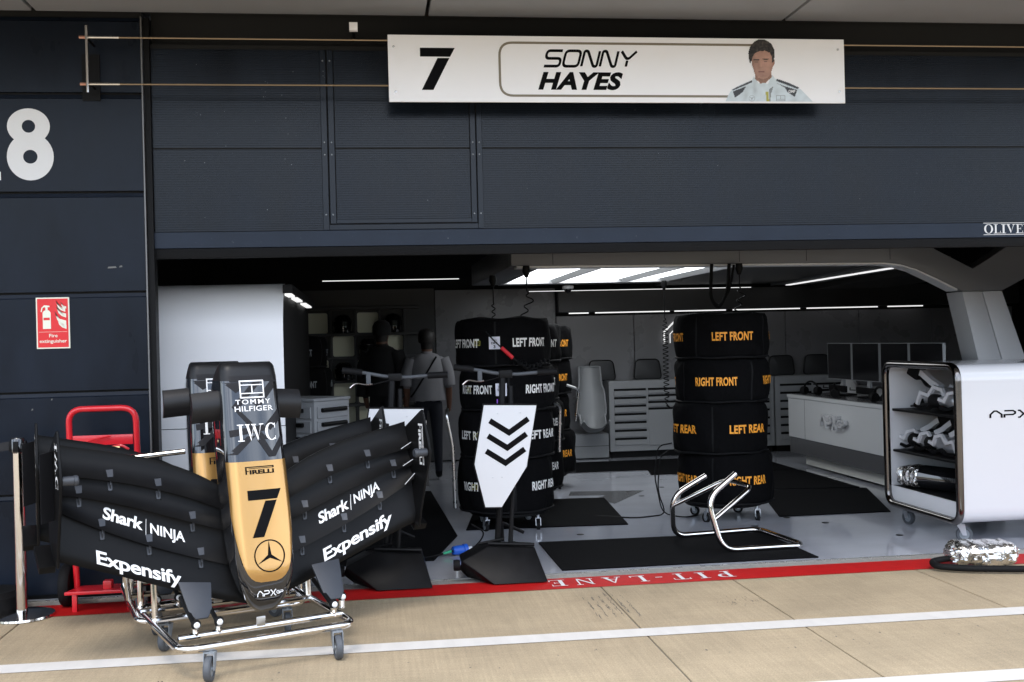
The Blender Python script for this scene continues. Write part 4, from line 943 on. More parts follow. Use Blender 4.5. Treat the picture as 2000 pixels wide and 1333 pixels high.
    # four wing elements, each one piece left to right behind the nose
    for i in range(4):
        if i == 0: spans = [np.linspace(-.945, .945, 61)]
        else: spans = [np.linspace(-.945, -.10, 28), np.linspace(.10, .945, 28)]
        for sp_ in spans:
            mb = MB(); ts = [0, .03, .08, .16, .28, .42, .56, .70, .84, .94, 1]
            mb.grid(lambda a, t: elem(i, a, t), sp_, ts)
            def bk(a, t):
                p = elem(i, a, t); th = .004+.018*math.sqrt(max(0, t))*math.exp(-3*t)*2.2+.004*(1-t); return (p[0], p[1]+th*(0 if t == 0 else 1), p[2]+.0)
            mb.grid(bk, sp_, ts)
            mb.add([elem(i, a, 1) for a in sp_]+[bk(a, 1) for a in sp_], [(k, k+1, len(sp_)+k+1, len(sp_)+k) for k in range(len(sp_)-1)])
            mb.build('wing_element' if i == 0 else 'flap', M['wing'], W, smooth=50)
    # slot brackets
    for s in (-1, 1):
        for gi, A in [(1, .74), (1, .52), (1, .27), (2, .84), (2, .30), (3, .69), (3, .46)]:
            b = bpy.data.objects.new('slot_bracket', None); link(b, W); b.empty_display_size = .02
            z = EDGE[gi](A); 
            def plate(x0, x1, z0, z1, i, nm):
                c4 = [on_wing(i, s*A+dx, zz_, .003) for dx, zz_ in ((x0*.8, z0), (x1*.8, z0), (x1, z1), (x0, z1))]
                c4b = [(p[0], p[1]+.004, p[2]) for p in c4]
                MB().add(c4+c4b, [(0, 1, 2, 3), (7, 6, 5, 4)]+[(k, 4+k, 4+(k+1) % 4, (k+1) % 4) for k in range(4)]).build(nm, M['bracket'], b, smooth=0)
            plate(-.017, .017, z+.006, z+.040, gi, 'upper_plate'); plate(-.012, .012, z-.062, z-.022, gi-1, 'lower_plate')
            p1 = on_wing(gi, s*A, z+.030, .004); p2 = on_wing(gi-1, s*A, z-.055, .004)
            MB().prism([(p1[1], p1[2]), (p1[1]-.010, p1[2]-.024), (p2[1]-.014, p2[2]+.024), (p2[1], p2[2])], s*A-.0022, s*A+.0022, 'x').build('fin', M['bracket'], b, smooth=0)
            for dx in (-.011, .011):
                q = on_wing(gi-1, s*A+dx, z-.062, .0075); MB().lathe([(0, -.001), (.003, 0), (.003, .003)], 6, q, 'y').build('bolt', M['black'], b)
    # lettering on the wing
    for s in (-1, 1):
        def wl(i, frac, a0, a1, polys, capz):
            xs_ = [p[0] for q in polys for p in q]; mn, mx_ = min(xs_), max(xs_)
            def f(x, y):
                a = a0+(a1-a0)*(x-mn)/(mx_-mn); A = abs(a)
                zl, zu = EDGE[i](A), EDGE[i+1](A); z = zl+(zu-zl)*frac+y*capz
                return on_wing(i, a, z, .006)
            decal('lettering', polys, f, M['vinyl'], W, .25)
        if s < 0:
            wl(1, .30, -.735, -.545, text2d('Shark', .026, .18, .95), .060); wl(1, .28, -.512, -.345, text2d('NINJA', .02, .08, 1.0), .050)
            wl(1, .20, -.536, -.526, [[(0, 0), (.04, 0), (.22, 1.5), (.18, 1.5)]], .052)
            wl(0, .16, -.775, -.375, text2d('Expensify', .022, 0, .95), .064)
        else:
            wl(1, .30, .375, .555, text2d('Shark', .026, 0, .95), .060); wl(1, .34, .588, .745, text2d('NINJA', .02, 0, 1.0), .050)
            wl(1, .22, .562, .575, [[(0, 0), (.04, 0), (.16, 1.5), (.12, 1.5)]], .052)
            wl(0, .27, .385, .80, text2d('Expensify', .022, 0, .95), .064)
        # endplate, its outer vane, the round boss and lettering
        ep = [(-.075, 1.180), (-.05, 1.172), (.20, 1.05), (.25, .96), (.23, .62), (.05, .53), (.0, .515), (-.03, .60), (-.10, .78), (-.155, .90), (-.165, .95), (-.14, 1.03)]
        pl = MB().prism(ep, s*.947, s*.960, 'x').build('endplate', M['wing'], W, bevel=.003, seg=1)
        def vane(u, v): return (s*(.961+.062*u), .03-.03*u+.02*v, .735+.33*v+.01*(1-u))
        mb = MB(); mb.grid(vane, [0, .5, 1], list(np.linspace(0, 1, 8))); mb.grid(lambda u, v: (vane(u, v)[0], vane(u, v)[1]+.012, vane(u, v)[2]), [0, .5, 1], list(np.linspace(0, 1, 8)))
        for uu in (0, 1): mb.add([vane(uu, v) for v in np.linspace(0, 1, 8)]+[(vane(uu, v)[0], vane(uu, v)[1]+.012, vane(uu, v)[2]) for v in np.linspace(0, 1, 8)], [(k, k+1, 9+k, 8+k) for k in range(7)])
        for vv in (0, 1): mb.add([vane(u, vv) for u in (0, .5, 1)]+[(vane(u, vv)[0], vane(u, vv)[1]+.012, vane(u, vv)[2]) for u in (0, .5, 1)], [(k, k+1, 4+k, 3+k) for k in range(2)])
        mb.build('outer_vane', M['wing2'], W, smooth=40)
        MB().lathe([(0, s*.872), (.020, s*.872), (.025, s*.878), (.026, s*.892), (.023, s*.894), (.023, s*.948)], 16, (0, -.125, .945), 'x').build('boss', M['bracket'], W)
        fp = MB().prism([(.06, .52), (.24, .60), (.26, .57), (.08, .485)], s*.955 if s > 0 else -1.03, s*1.03 if s > 0 else -.955, 'x').build('foot_plate', M['wing'], W, bevel=.004)
        # IWC outside, tyre maker inside; both read downwards
        decal('lettering', place(serif('IWC', .10), 0, 0, .215, .075), lambda x, y: (s*.9615, -.085+.0-(-y if True else y)-.010*0+(.0), 1.105-x) if False else (s*.9618, -.105+y+.25*max(0, x-.02)*0-.18*x*.3, 1.120-x), M['vinyl'], pl)
        decal('lettering', place(pirelli(), 0, 0, .23, .050), lambda x, y: (s*.9455, -.030-y-.18*x*.3, 1.10-x), M['vinyl'], pl)
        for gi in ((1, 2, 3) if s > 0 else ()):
            MB().tube([(s*a, elem(gi, s*a, 0)[1]-.012, EDGE[gi](a)-.006+.35*max(0, a-.87)) for a in (.88, .90, .92, .943)], .0022, 6).build('edge_trim_or_glint', M['column'], W)  # thin pale tubes painted in for the white glints at the flap ends
    return W
WING1 = (-.62, -1.084, R(23.1)); WING2 = (-.863, -.514, R(17.1))
w1 = make_wing('black and gold front wing and nose numbered 7 in the foreground'); w1.location = (WING1[0], WING1[1], 0); w1.rotation_euler = (0, 0, WING1[2])
w2 = copy_tree(w1); w2.location = (WING2[0], WING2[1], 0); w2.rotation_euler = (0, 0, WING2[2]); tag(w2, 'second black and gold front wing, mostly hidden behind the foreground one')

# ------------------------------------------------------------------ chrome display trolleys under the wings
def make_trolley(label):
    T = empty('wing_trolley', (0, 0, 0), 0, label, 'trolley', 'chrome wing trolleys')
    x0, x1, d0, d1, z = -.50, .36, -.47, .50, .165
    MB().tube(fillet([(x0, d0, z-.01), (x1, d0, z-.01), (x1, d1, z), (x0, d1, z)], .09, 6, True), .019, 12, True).build('base_loop', M['chrome'], T, smooth=70)
    MB().tube([(x0+.02, -.335, z+.016), (x1-.02, -.335, z+.016)], .0165, 10).build('cross_bar', M['chrome'], T)
    MB().tube([(x0+.02, .12, z+.01), (x1-.02, .12, z+.01)], .0165, 10).build('cross_bar', M['chrome'], T)
    MB().bb(-.105, -.060, -.352, -.342, z+.02, .232).build('centre_stay', M['steel'], T, bevel=.002)
    for s, xs_ in ((-1, (-.395, -.285)), (1, (.300, .398))):
        for k, x in enumerate(xs_):
            y_ = -.335 if not (s > 0 and k) else -.20
            MB().tube([(x, y_, z+.01), (x, y_, .232)], .0165, 10).build('post', M['chrome'], T)
            MB().tube([(x, y_, .225), (x, y_+.05, .238), (x, -.05, .31)], .012, 8).build('post_arm', M['black'], T)
            b = MB().sphere((x, y_-.004, .236), .024, 12).build('post_end', M['rubber'], T); MB().sphere((x, y_-.016, .236), .0165, 12).build('ball_glint', M['vinyl'], b)  # white sphere at the front paints the glint on the dark ball
        xc = sum(xs_)/2; pw = .052
        out_ = [(-.080, .175), (.078, .150 if s < 0 else .190), (.055, .0), (.030, -.035), (-.030, -.035), (-.055, .0)]
        q = MB().prism([(xc+a, b_) for a, b_ in out_], -.007, .007, 'y').build('pad', M['pad'], T, bevel=.004)
        q.rotation_euler = (R(-38), 0, 0); q.location = (0, -.215, .262)
    for x in (x0+.02, x1-.02):
        MB().tube(fillet([(x, d1-.02, z), (x, d1-.02, .60), (x, .25, .66)], .1, 6), .0165, 10).build('upright', M['chrome'], T)
        MB().tube([(x, .14, z), (x, .16, .42), (x*.8, .15, .50)], .0165, 10).build('upright', M['chrome'], T)
    MB().tube(fillet([(x0+.02, .25, .66), (x0+.02, .10, .70), (x1-.02, .10, .70), (x1-.02, .25, .66)], .06, 5), .0165, 10).build('cradle_bar', M['rubber'], T)
    for (x, y, yw) in ((-.365, -.47, R(150)), (.262, -.47, R(170)), (.285, .50, R(20)), (-.40, .50, R(-30))):
        caster(T, x, y, .15, .060, yw, 'greytyre', 'greyplastic', .032)
    return T
t1_ = make_trolley('chrome tube trolley on casters under the foreground front wing'); t1_.location = (WING1[0], WING1[1], 0); t1_.rotation_euler = (0, 0, WING1[2])
t2_ = copy_tree(t1_); t2_.location = (WING2[0], WING2[1], 0); t2_.rotation_euler = (0, 0, WING2[2]); tag(t2_, 'chrome tube trolley under the rear, half hidden front wing')
hd_ = MB().tube(fillet([(-.50, .02, .165), (-.56, -.05, .60), (-.58, -.02, .955), (-.20, -.10, .985)], .09, 6), .016, 10).build('push_handle', M['chrome'], t2_, smooth=70)

# ------------------------------------------------------------------ wrapped tyres
def blanket(r, h, seed):
    rs = np.random.RandomState(seed); N, L = 64, 15; mb = MB()
    ph = rs.rand(8)*6.28
    def rad(a, t):
        b = 1-.05*abs(2*t-1)**4-.02*abs(2*t-1)**12
        wr = .006*math.sin(9*a+ph[0]+6*t)+.005*math.sin(17*a+ph[1]-9*t)*(abs(2*t-1)**2)+.004*math.sin(3*a+ph[2])+.0025*math.sin(31*a+ph[3])*abs(2*t-1)
        return r*b+wr*1.15
    for k in range(N):
        a = 2*math.pi*k/N
        mb.v += [(rad(a, i/(L-1))*math.cos(a), rad(a, i/(L-1))*math.sin(a), h*i/(L-1)+.006*math.sin(5*a+ph[4])*(1 if i in (0, L-1) else .3)) for i in range(L)]
        mb.v += [(r*.6*math.cos(a), r*.6*math.sin(a), h+.014+.010*math.sin(4*a+ph[5])), (r*.28*math.cos(a), r*.28*math.sin(a), h+.004), (r*.6*math.cos(a), r*.6*math.sin(a), .01)]
    L2 = L+3
    for k in range(N):
        q = (k+1) % N
        for i in range(L-1): mb.f.append((k*L2+i, q*L2+i, q*L2+i+1, k*L2+i+1))
        mb.f.append((k*L2+L-1, q*L2+L-1, q*L2+L, k*L2+L)); mb.f.append((k*L2+L, q*L2+L, q*L2+L+1, k*L2+L+1)); mb.f.append((k*L2+L+2, q*L2+L+2, q*L2, k*L2))
    mb.f.append(tuple(k*L2+L+1 for k in range(N))); mb.m = [0]*len(mb.f)
    return mb, rad
def tyre(cx, cy, z0, h, txt, mt, angs, label, seed, r=.395, tagang=None, capw=.345, caph=.070, rot=0, zt=.50, patch=None):
    T = empty('wrapped_tyre', (cx+.022*math.sin(seed*2.3), cy+.015*math.cos(seed*1.7), z0), rot, label, 'tyre', 'tyres in heating blankets')
    mb, rad = blanket(r, h, seed); cov = mb.build('blanket', M['blanket'], T, smooth=60)
    polys0 = place(text2d(txt, .035, 0, 1.06), -capw/2, -caph/2, capw, caph)
    for a0 in angs:
        def f(x, y, a0=a0):
            a = a0+x/r; t = zt+y/h; rr = rad(a, t)+.003; return (rr*math.cos(a), rr*math.sin(a), h*t)
        decal('lettering', polys0, f, mt, T)
    def cyl(a0, up=.003):
        return lambda x, y: ((rad(a0+x/r, zt+y/h)+up)*math.cos(a0+x/r), (rad(a0+x/r, zt+y/h)+up)*math.sin(a0+x/r), h*(zt+y/h))
    if tagang is not None:
        tg = decal('paper_tag', [rect(-.045, -.015, -.05, .05), rect(-.015, .015, -.05, .05), rect(.015, .045, -.05, .05)], cyl(tagang, .006), M['paper'], T)
        decal('lettering', place(text2d('Sunny' if False else 'Sonny', .0), -.022, .018, .044, .013) + place(text2d('DRY', .03), -.026, -.010, .052, .019) + place(text2d('3', .03), -.008, -.042, .016, .024), cyl(tagang, .008), M['ink'], tg)
    if patch is not None: decal('yellow_label', ribbon([(-.024, -.018), (.024, -.018), (.024, .018), (-.024, .018)], .003, True) + [rect(-.016, .016, -.008, -.006), rect(-.016, .016, .004, .006)], cyl(patch, .004), M['roundel'], T)
    for a_ in [a+R(45) for a in angs]:
        MB().grid(lambda u, v: ((rad(a_+u, v)+.003)*math.cos(a_+u), (rad(a_+u, v)+.003)*math.sin(a_+u), h*v), [-.018, .018], list(np.linspace(.06, .94, 9))).build('blanket_seam', M['rubber'], T, smooth=60, fix=False)
    MB().tube([((r*.985)*math.cos(a), (r*.985)*math.sin(a), .012+.003*math.sin(7*a)) for a in np.linspace(0, 2*math.pi, 49)[:-1]], .009, 5, True).build('hem_cord', M['rubber'], T, smooth=80)
    return T
def stack_cart(cx, cy, label, r=.30, handles=None, yw=0):
    c = empty('tyre_cart', (cx, cy, 0), yw, label, 'cart', 'tyre carts')
    MB().lathe([(0, .125), (r+.02, .125), (r+.03, .132), (r+.03, .148), (r+.02, .155), (0, .155)], 28).build('deck', M['black'], c)
    for (a) in (45, 135, 225, 315):
        caster(c, r*math.cos(R(a)), r*math.sin(R(a)), .128, .042, R(a*1.7), 'rubber', 'zinc', .026)
    if handles:
        for pts in handles: MB().tube(fillet(pts, .05, 5), .014, 10).build('handle_bar', M['steel'], c, smooth=70)
    return c
TXT = ['RIGHT REAR', 'LEFT REAR', 'RIGHT FRONT', 'LEFT FRONT']
def stack(cx, cy, zs, mt, face, label, seed, first=0, **kw):
    for i in range(4):
        offs = [R(face+first+kw.get('sh', [0, 0, 0, 0])[i]+k*kw.get('step', 60)) for k in range(-1, 3)]
        offs = [a for a in offs]
        tyre(cx, cy, zs[i], zs[i+1]-zs[i]-.004, TXT[i], mt, offs, f'{["bottom", "second lowest", "second highest", "top"][i]} wrapped tyre, {TXT[i]} in {label}', seed+i,
             tagang=(R(face+kw['tag'][i]) if kw.get('tag') and kw['tag'][i] is not None else None), patch=(R(face+kw['patch'][i]) if kw.get('patch') and kw['patch'][i] is not None else None))
# face angle = direction from stack to camera
def face_deg(cx, cy): return math.degrees(math.atan2(-6.95-cy, 0-cx))
C3 = (2.965, 2.12); stack(*C3, [.155, .575, .995, 1.36, 1.735], M['orange'], face_deg(*C3), 'orange in the free standing stack', 20, first=0, step=90, sh=[29, 36, -6, 14])
stack_cart(*C3, 'low black cart under the orange lettered tyre stack')
A3 = (1.125, 2.18); stack(*A3, [.16, .60, .985, 1.345, 1.735], M['print'], face_deg(*A3), 'white in the front stack', 40, first=0, step=90, sh=[56, 47, 46, 37], tag=[None, None, -8, -9], patch=[-40, -38, -52, -30])
stack_cart(*A3, 'black tyre cart with bent chrome handles behind the arrow shield', handles=[[(-.46, -.16, .20), (-.47, -.18, .70), (-.52, -.20, .98), (-.50, -.10, 1.0)], [(.42, -.10, .62), (.43, -.14, 1.0), (.38, -.20, 1.03)]])
B1 = (1.415, 3.45); stack(*B1, [.16, .60, .985, 1.345, 1.70], M['print'], face_deg(*B1), 'white in the second row', 60, first=0, step=90, sh=[38, 42, 40, 36], tag=[None, None, None, 22])
stack_cart(*B1, 'black tyre cart under the second row of white lettered tyres')
B2 = (1.715, 4.55); stack(*B2, [.16, .60, .985, 1.345, 1.69], M['orange'], face_deg(*B2), 'orange in the third row', 80, first=0, step=90, sh=[38, 40, 36, 37])
stack_cart(*B2, 'black tyre cart of the third row with a chrome handle', handles=[[(.40, -.2, .70), (.44, -.22, 1.03), (.30, -.26, 1.08)]])
D3 = (-.82, 4.9); stack(*D3, [.16, .60, .985, 1.32, 1.64], M['greyplastic'], face_deg(*D3), 'faint grey beside the partition', 100, first=0, step=90, sh=[20, 20, 12, 12])
stack_cart(*D3, 'black tyre cart in the dark corner beside the partition')
# plug bundle on the tyres
rp_ = empty('blanket_plug', (1.02, 1.735, 1.50), 0, 'red sleeved lead lying across the white lettered tyres', 'lead')
MB().tube([(-.10, .02, .13), (-.03, -.005, .05), (.02, -.01, .0)], .006, 6).build('cord', M['black'], rp_); MB().tube([(.02, -.012, .0), (.11, -.012, -.085)], .016, 10).build('red_sleeve', M['red'], rp_)
MB().tube([(.11, -.012, -.085), (.20, -.0, -.16), (.28, .03, -.22)], .010, 8).build('cord', M['rubber'], rp_)
pu = empty('purple_strap', (1.0, 1.76, 1.05), 0, 'thin purple strap hanging on the white lettered tyres', 'strap'); MB().bb(-.004, .004, -.012, -.008, -.20, .04).build('strap', M['purple'], pu)
cw_ = empty('cable_heap', (1.25, 1.72, 1.36), 0, 'black coiled cable lying across the white lettered tyres', 'cable')
MB().tube([(-.12+.30*t+.012*math.cos(t*60), -.02+.02*math.sin(t*60)+.05*t, .02*math.sin(t*9)+.018*math.sin(t*60)) for t in np.linspace(0, 1, 110)], .006, 5).build('cord', M['rubber'], cw_, smooth=80)

# ------------------------------------------------------------------ quick jacks with arrow shields
def make_jack(label):
    J = empty('quick_jack', (0, 0, 0), 0, label, 'jack', 'nose jacks')
    # coordinates relative to (0.90, 0.15): shield in front, handlebar behind
    sh_ = [(-.172, 1.138), (.172, 1.126), (.098, .730), (-.072, .474), (-.178, .478), (-.242, .757)]
    MB().prism([(p[0]*1.04, .81+(p[1]-.81)*1.035) for p in sh_], .006, .016, 'y').build('shield_backing', M['black'], J, bevel=.003, seg=1)
    s_ = MB().prism(sh_, 0, .005, 'y').build('arrow_shield', M['shieldwhite'], J)
    for k in range(3):
        zc = .985-.098*k; xc = -.012-.014*k
        for pts in ([(-.125, .052), (.0, -.03), (.128, .056)],):
            decal('chevron', ribbon([(xc+p[0], zc+p[1]) for p in pts], .036), lambda x, y: (x, -.0015, y), M['ink'], s_)
    for (x, z) in ((-.085, 1.082), (.065, 1.083), (-.125, .668), (-.065, .668)): MB().lathe([(0, -.004), (.005, -.003), (.005, 0)], 8, (x, 0, z), 'y').build('rivet', M['zinc'], s_)
    MB().tube([(-.10, .14, .08), (-.06, .12, .60), (-.02, .22, 1.32)], .022, 10).build('mast', M['black'], J)
    MB().tube([(-.02, .08, .12), (.02, .10, .60), (.03, .20, 1.25)], .016, 10).build('mast', M['black'], J)
    hb = [(-.345, .20, 1.385), (-.20, .205, 1.365), (-.06, .22, 1.335), (.08, .22, 1.325), (.20, .205, 1.335), (.345, .18, 1.338)]
    MB().tube(fillet(hb, .06, 4), .0125, 10).build('handlebar', M['greytyre'], J, smooth=70)
    MB().tube([hb[0], (-.215, .2045, 1.3673)], .021, 12).build('grip', M['rubber'], J); MB().tube([(.215, .202, 1.3352), hb[-1]], .021, 12).build('grip', M['rubber'], J)
    MB().box((.0, .22, 1.33), (.09, .05, .05)).build('clamp', M['black'], J, bevel=.006)
    lv = MB().box((-.175, .19, 1.318), (.030, .022, .075)).build('lever_bracket', M['greytyre'], J, bevel=.004)
    MB().tube(fillet([(-.15, .18, 1.29), (-.19, .17, 1.285), (-.26, .15, 1.30), (-.295, .145, 1.27)], .03, 4), .005, 6).build('brake_lever', M['steel'], J)
    MB().tube(fillet([(-.15, .18, 1.285), (-.06, .2, 1.305), (.0, .2, 1.32)], .05, 4), .004, 6).build('brake_cable', M['black'], J)
    # low shovel shaped foot
    R1 = [(-.385, -.02, .14), (-.33, .30, .19), (.12, .34, .20), (.155, .02, .205)]
    top = [(-.345, -.08, .135), (-.18, -.02, .245), (.14, -.02, .215), (.14, .18, .23), (-.16, .18, .255), (-.34, .12, .15)]
    bot = [(-.15, -.165, .012), (.19, -.160, .012)]
    ft = MB(); ft.v = [(-.345, -.06, .15), (-.17, .0, .222), (.14, .01, .198), (.195, -.165, .010), (-.150, -.165, .010), (-.345, .16, .15), (-.17, .20, .225), (.145, .20, .200), (.19, .16, .02), (-.30, .10, .01), (-.36, -.04, .09), (-.33, .12, .06)]
    ft.f = [(0, 4, 3, 2, 1), (0, 1, 6, 5), (1, 2, 7, 6), (2, 3, 8, 7), (0, 10, 9, 4), (3, 4, 9, 8), (0, 5, 11, 10), (5, 6, 7, 8, 9, 11), (9, 10, 11)]; ft.m = [0]*len(ft.f)
    ft.build('foot_shovel', M['shovel'], J, bevel=.008, smooth=40)
    MB().tube([(-.165, .03, .236), (.14, .04, .212)], .012, 8).build('fold_rib', M['shovel'], J)
    MB().lathe([(0, -.02), (.035, -.02), (.038, 0), (.035, .02), (0, .02)], 16, (-.375, -.02, .115), 'x').build('roller', M['rubber'], J)
    MB().tube([(-.06, .10, .24), (-.05, .2, .34), (.10, .25, .26)], .012, 8).build('strut', M['black'], J); MB().tube([(-.05, .1, .25), (-.22, .12, .22)], .010, 8).build('strut', M['black'], J)
    return J
M['shovel'] = mat('worn_black_carbon', (.0055, .0055, .006), .42, spec=.12, var=.4, vscale=9, rvar=.12, dirt=.28, dcol=(.05, .05, .05))
ja = make_jack('quick jack with a white arrow shield in front of the tyres'); ja.location = (.90, .15, 0)
jb = copy_tree(ja); jb.location = (.165, .15, 0); tag(jb, 'quick jack with its shield half hidden behind the wing endplates')
bp_ = empty('power_plug', (.62, 1.02, .045), R(20), 'blue industrial power plug on the garage floor', 'plug')
MB().lathe([(0, -.06), (.03, -.06), (.034, -.02), (.034, .02), (.040, .022), (.040, .05), (0, .05)], 16, (0, 0, 0), 'x').build('body', M['blueplug'], bp_); MB().lathe([(0, .05), (.02, .05), (.018, .09), (0, .09)], 12, (0, 0, 0), 'x').build('gland', M['vinyl'], bp_)
MB().tube(fillet([(.09, 0, 0), (.17, .05, .02), (.22, .03, .10), (.14, .1, .16)], .05, 4), .006, 6).build('lead', M['black'], bp_); MB().tube(fillet([(-.06, 0, 0), (-.2, .03, -.03), (-.35, .0, -.03)], .05, 4), .007, 6).build('lead', M['black'], bp_)
MB().tube([(-.13, .013, -.014), (-.07, .003, -.003)], .010, 8).build('green_band', M['green'], bp_)

fc = empty('floor_cable', (2.52, 2.35, .012), 0, 'black cable hanging down beside the orange lettered tyres', 'cable')
MB().tube(fillet([(.06, -.02, .62), (-.06, 0, .60), (-.10, .0, .35), (-.05, -.05, .02), (.10, -.20, 0), (.25, -.1, 0)], .08, 5), .006, 6).build('cord', M['black'], fc, smooth=70)
MB().tube(fillet([(.05, .05, .55), (-.03, .05, .5), (-.06, .05, .2), (.0, .0, .0), (-.3, -.1, 0), (-.6, .1, 0)], .08, 5), .006, 6).build('cord', M['black'], fc, smooth=70)
# ------------------------------------------------------------------ bent tube stand on the front mat
ts = empty('tube_stand', (2.70, .93, .016), 0, 'empty bent chrome tube stand on the black mat', 'stand')
def W_(x, y, z): return (x-2.70, y-.93, z)
lp = [W_(2.60, .66, .62), W_(2.37, .63, .42), W_(2.33, .59, .30), W_(2.47, .57, .02), W_(3.06, .60, .02), W_(2.99, 1.32, .02), W_(2.36, 1.22, .02), W_(2.28, 1.21, .36), W_(2.52, 1.24, .52)]
lp = [W_(2.575, .66, .545), W_(2.345, .60, .385), W_(2.44, .575, .018), W_(3.06, .61, .018), W_(2.98, 1.33, .018), W_(2.26, 1.21, .018), W_(2.25, 1.17, .33), W_(2.52, 1.19, .47)]
MB().tube(fillet(lp, .11, 7), .021, 12).build('bent_tube', M['chrome'], ts, smooth=70)
MB().tube(fillet([W_(2.262, 1.17, .26), W_(2.62, 1.0, .46), W_(2.75, .80, .43), W_(2.385, .59, .235)], .07, 6), .017, 10).build('cross_tube', M['chrome'], ts, smooth=70)

# ------------------------------------------------------------------ white trolley cabinet with wheel guns
cb = empty('trolley_cabinet', (4.15, .45, 0), 0, 'white rounded trolley cabinet with open shelves at the right edge', 'cabinet')
def rr(x0, x1, z0, z1, r_, n_=8): return [(p[0], p[1]) for p in fillet([(x0, z0, 0), (x1, z0, 0), (x1, z1, 0), (x0, z1, 0)], r_, n_, True)]
outer = rr(0, 1.13, .150, 1.300, .12); inner = rr(.030, 1.10, .180, 1.270, .10)
n_ = len(outer); cs = MB()
cs.v = [(x, p[0], p[1]) for x in (.03, 1.45) for p in outer] + [(x, p[0], p[1]) for x in (.03, 1.42) for p in inner]
cs.f = [(i, (i+1) % n_, n_+(i+1) % n_, n_+i) for i in range(n_)] + [(2*n_+i, 3*n_+i, 3*n_+(i+1) % n_, 2*n_+(i+1) % n_) for i in range(n_)] + [(i, 2*n_+i, 2*n_+(i+1) % n_, (i+1) % n_) for i in range(n_)] + [tuple(range(n_, 2*n_)), tuple(range(3*n_, 4*n_))]
cs.m = [0]*len(cs.f); cs.build('carcass', M['whitegloss'], cb, smooth=40)
mid = rr(.012, 1.118, .162, 1.288, .11)
MB().tube([(.022, p[0], p[1]) for p in mid], .029, 10, True).build('chrome_rim', M['darksteel'], cb, smooth=80)
MB().bb(.06, .95, .034, 1.096, .905, .925).build('shelf', M['black'], cb, bevel=.003, seg=1); MB().bb(.06, .95, .034, 1.096, .575, .595).build('shelf', M['black'], cb, bevel=.003, seg=1); MB().bb(.06, 1.4, .034, 1.096, .285, .300).build('shelf', M['black'], cb, smooth=0)
MB().bb(.04, .058, .034, 1.096, .186, .300).build('kick_panel', M['whitepanel'], cb)
MB().bb(.95, .97, .034, 1.096, .185, 1.265).build('inner_back', M['whitepanel'], cb, smooth=0)
decal('lettering', place(apx(.18), .252, .905, .44, .060), lambda x, y: (x, -.0022, y), M['ink'], cb)
for (x, y, yw) in ((.10, .16, R(250)), (.10, .98, R(200)), (1.3, .16, R(160)), (1.3, .98, R(190)), (.66, .16, R(140))): caster(cb, x, y, .152, .058, yw, 'greytyre', 'zinc', .032)
gproto = None
M['silver'] = mat('cast_silver', (.42, .43, .45), .32, .7, bump=.1, bscale=30)
def bar(pts, wd, x0, x1):
    mb = MB()
    for q in ribbon(pts, wd): mb.prism([(v[0], v[1]) for v in q], x0, x1, 'x')
    return mb
def make_gun():
    G = empty('wheel_gun')
    MB().lathe([(0, -.13), (.035, -.13), (.052, -.11), (.060, -.04), (.058, .01), (.064, .02), (.064, .05), (.050, .08), (.036, .11), (.030, .15), (0, .15)], 18, (0, 0, .068), 'y').build('motor_body', M['silver'], G, smooth=40)
    for s in (-1, 1):
        bar([(-.15, .03), (-.115, .10), (-.05, .085), (-.005, .135), (.06, .12), (.085, .07), (.13, .085)], .020, s*.062-.009, s*.062+.009).build('guard_frame', M['whitegloss'], G, smooth=20)
        bar([(-.14, .015), (-.05, .012), (.0, .04), (.07, .015), (.12, .03)], .020, s*.066-.008, s*.066+.008).build('lower_guard', M['black'], G, smooth=20)
    bar([(-.02, .13), (-.09, .16), (-.17, .21), (-.21, .215)], .034, -.018, .018).build('handle', M['whitegloss'], G, smooth=20)
    MB().prism([(-.20, .165), (-.17, .235), (-.245, .275), (-.285, .205)], -.030, .030, 'x').build('grip_end', M['rubber'], G, bevel=.010)
    MB().tube(fillet([(0, -.20, .20), (0, -.13, .13), (0, -.06, .14)], .03, 4), .012, 8).build('trigger_guard', M['black'], G)
    MB().lathe([(0, .15), (.040, .15), (.046, .17), (.046, .21), (.036, .225), (.02, .225)], 16, (0, 0, .068), 'y').build('socket', M['rubber'], G)
    MB().tube(fillet([(0, -.12, .06), (.0, -.17, .045), (.0, -.24, .018)], .05, 5), .017, 8).build('air_hose', M['rubber'], G)
    return G
gproto = None
for k, (x, y, z, rx, rz, sc__, lab) in enumerate([(.17, .62, .930, 0, R(192), 1.35, 'white and black wheel gun on the top shelf of the trolley cabinet'), (.16, .98, .598, 0, R(20), 1.15, 'wheel gun on the middle shelf, leftmost of three'), (.14, .72, .598, 0, R(14), 1.15, 'wheel gun on the middle shelf, middle of three'), (.12, .46, .598, 0, R(8), 1.15, 'wheel gun on the middle shelf, rightmost of three'), (.17, .36, .930, 0, R(30), 1.15, 'dark wheel gun behind the front edge of the top shelf')]):
    o = make_gun() if k == 0 else copy_tree(gproto); gproto = gproto or o
    o.location = (4.15+x+.08, .45+y, z+.002); o.rotation_euler = (0, 0, rz); o.scale = (sc__,)*3; tag(o, lab, 'wheel gun', 'wheel guns in the cabinet')
ds = empty('paddle_tool', (4.33, 1.14, .952), R(176), 'curved black paddle tool lying under the gun on the top shelf', 'tool')
MB().prism([(-.34, .0), (-.10, .03), (.12, .045), (.16, .03), (.15, .0), (.10, .022), (-.10, .005), (-.34, -.018)], -.02, .02, 'x').build('blade', M['black'], ds, bevel=.004)
dbx = empty('dark_case', (4.55, .72, .302), R(10), 'black case at the back of the bottom shelf', 'case'); MB().bb(-.12, .25, -.16, .16, 0, .22).build('shell', M['rubber'], dbx, bevel=.02); MB().bb(-.124, -.1195, -.05, .05, .10, .14).build('handle', M['black'], dbx, bevel=.002)
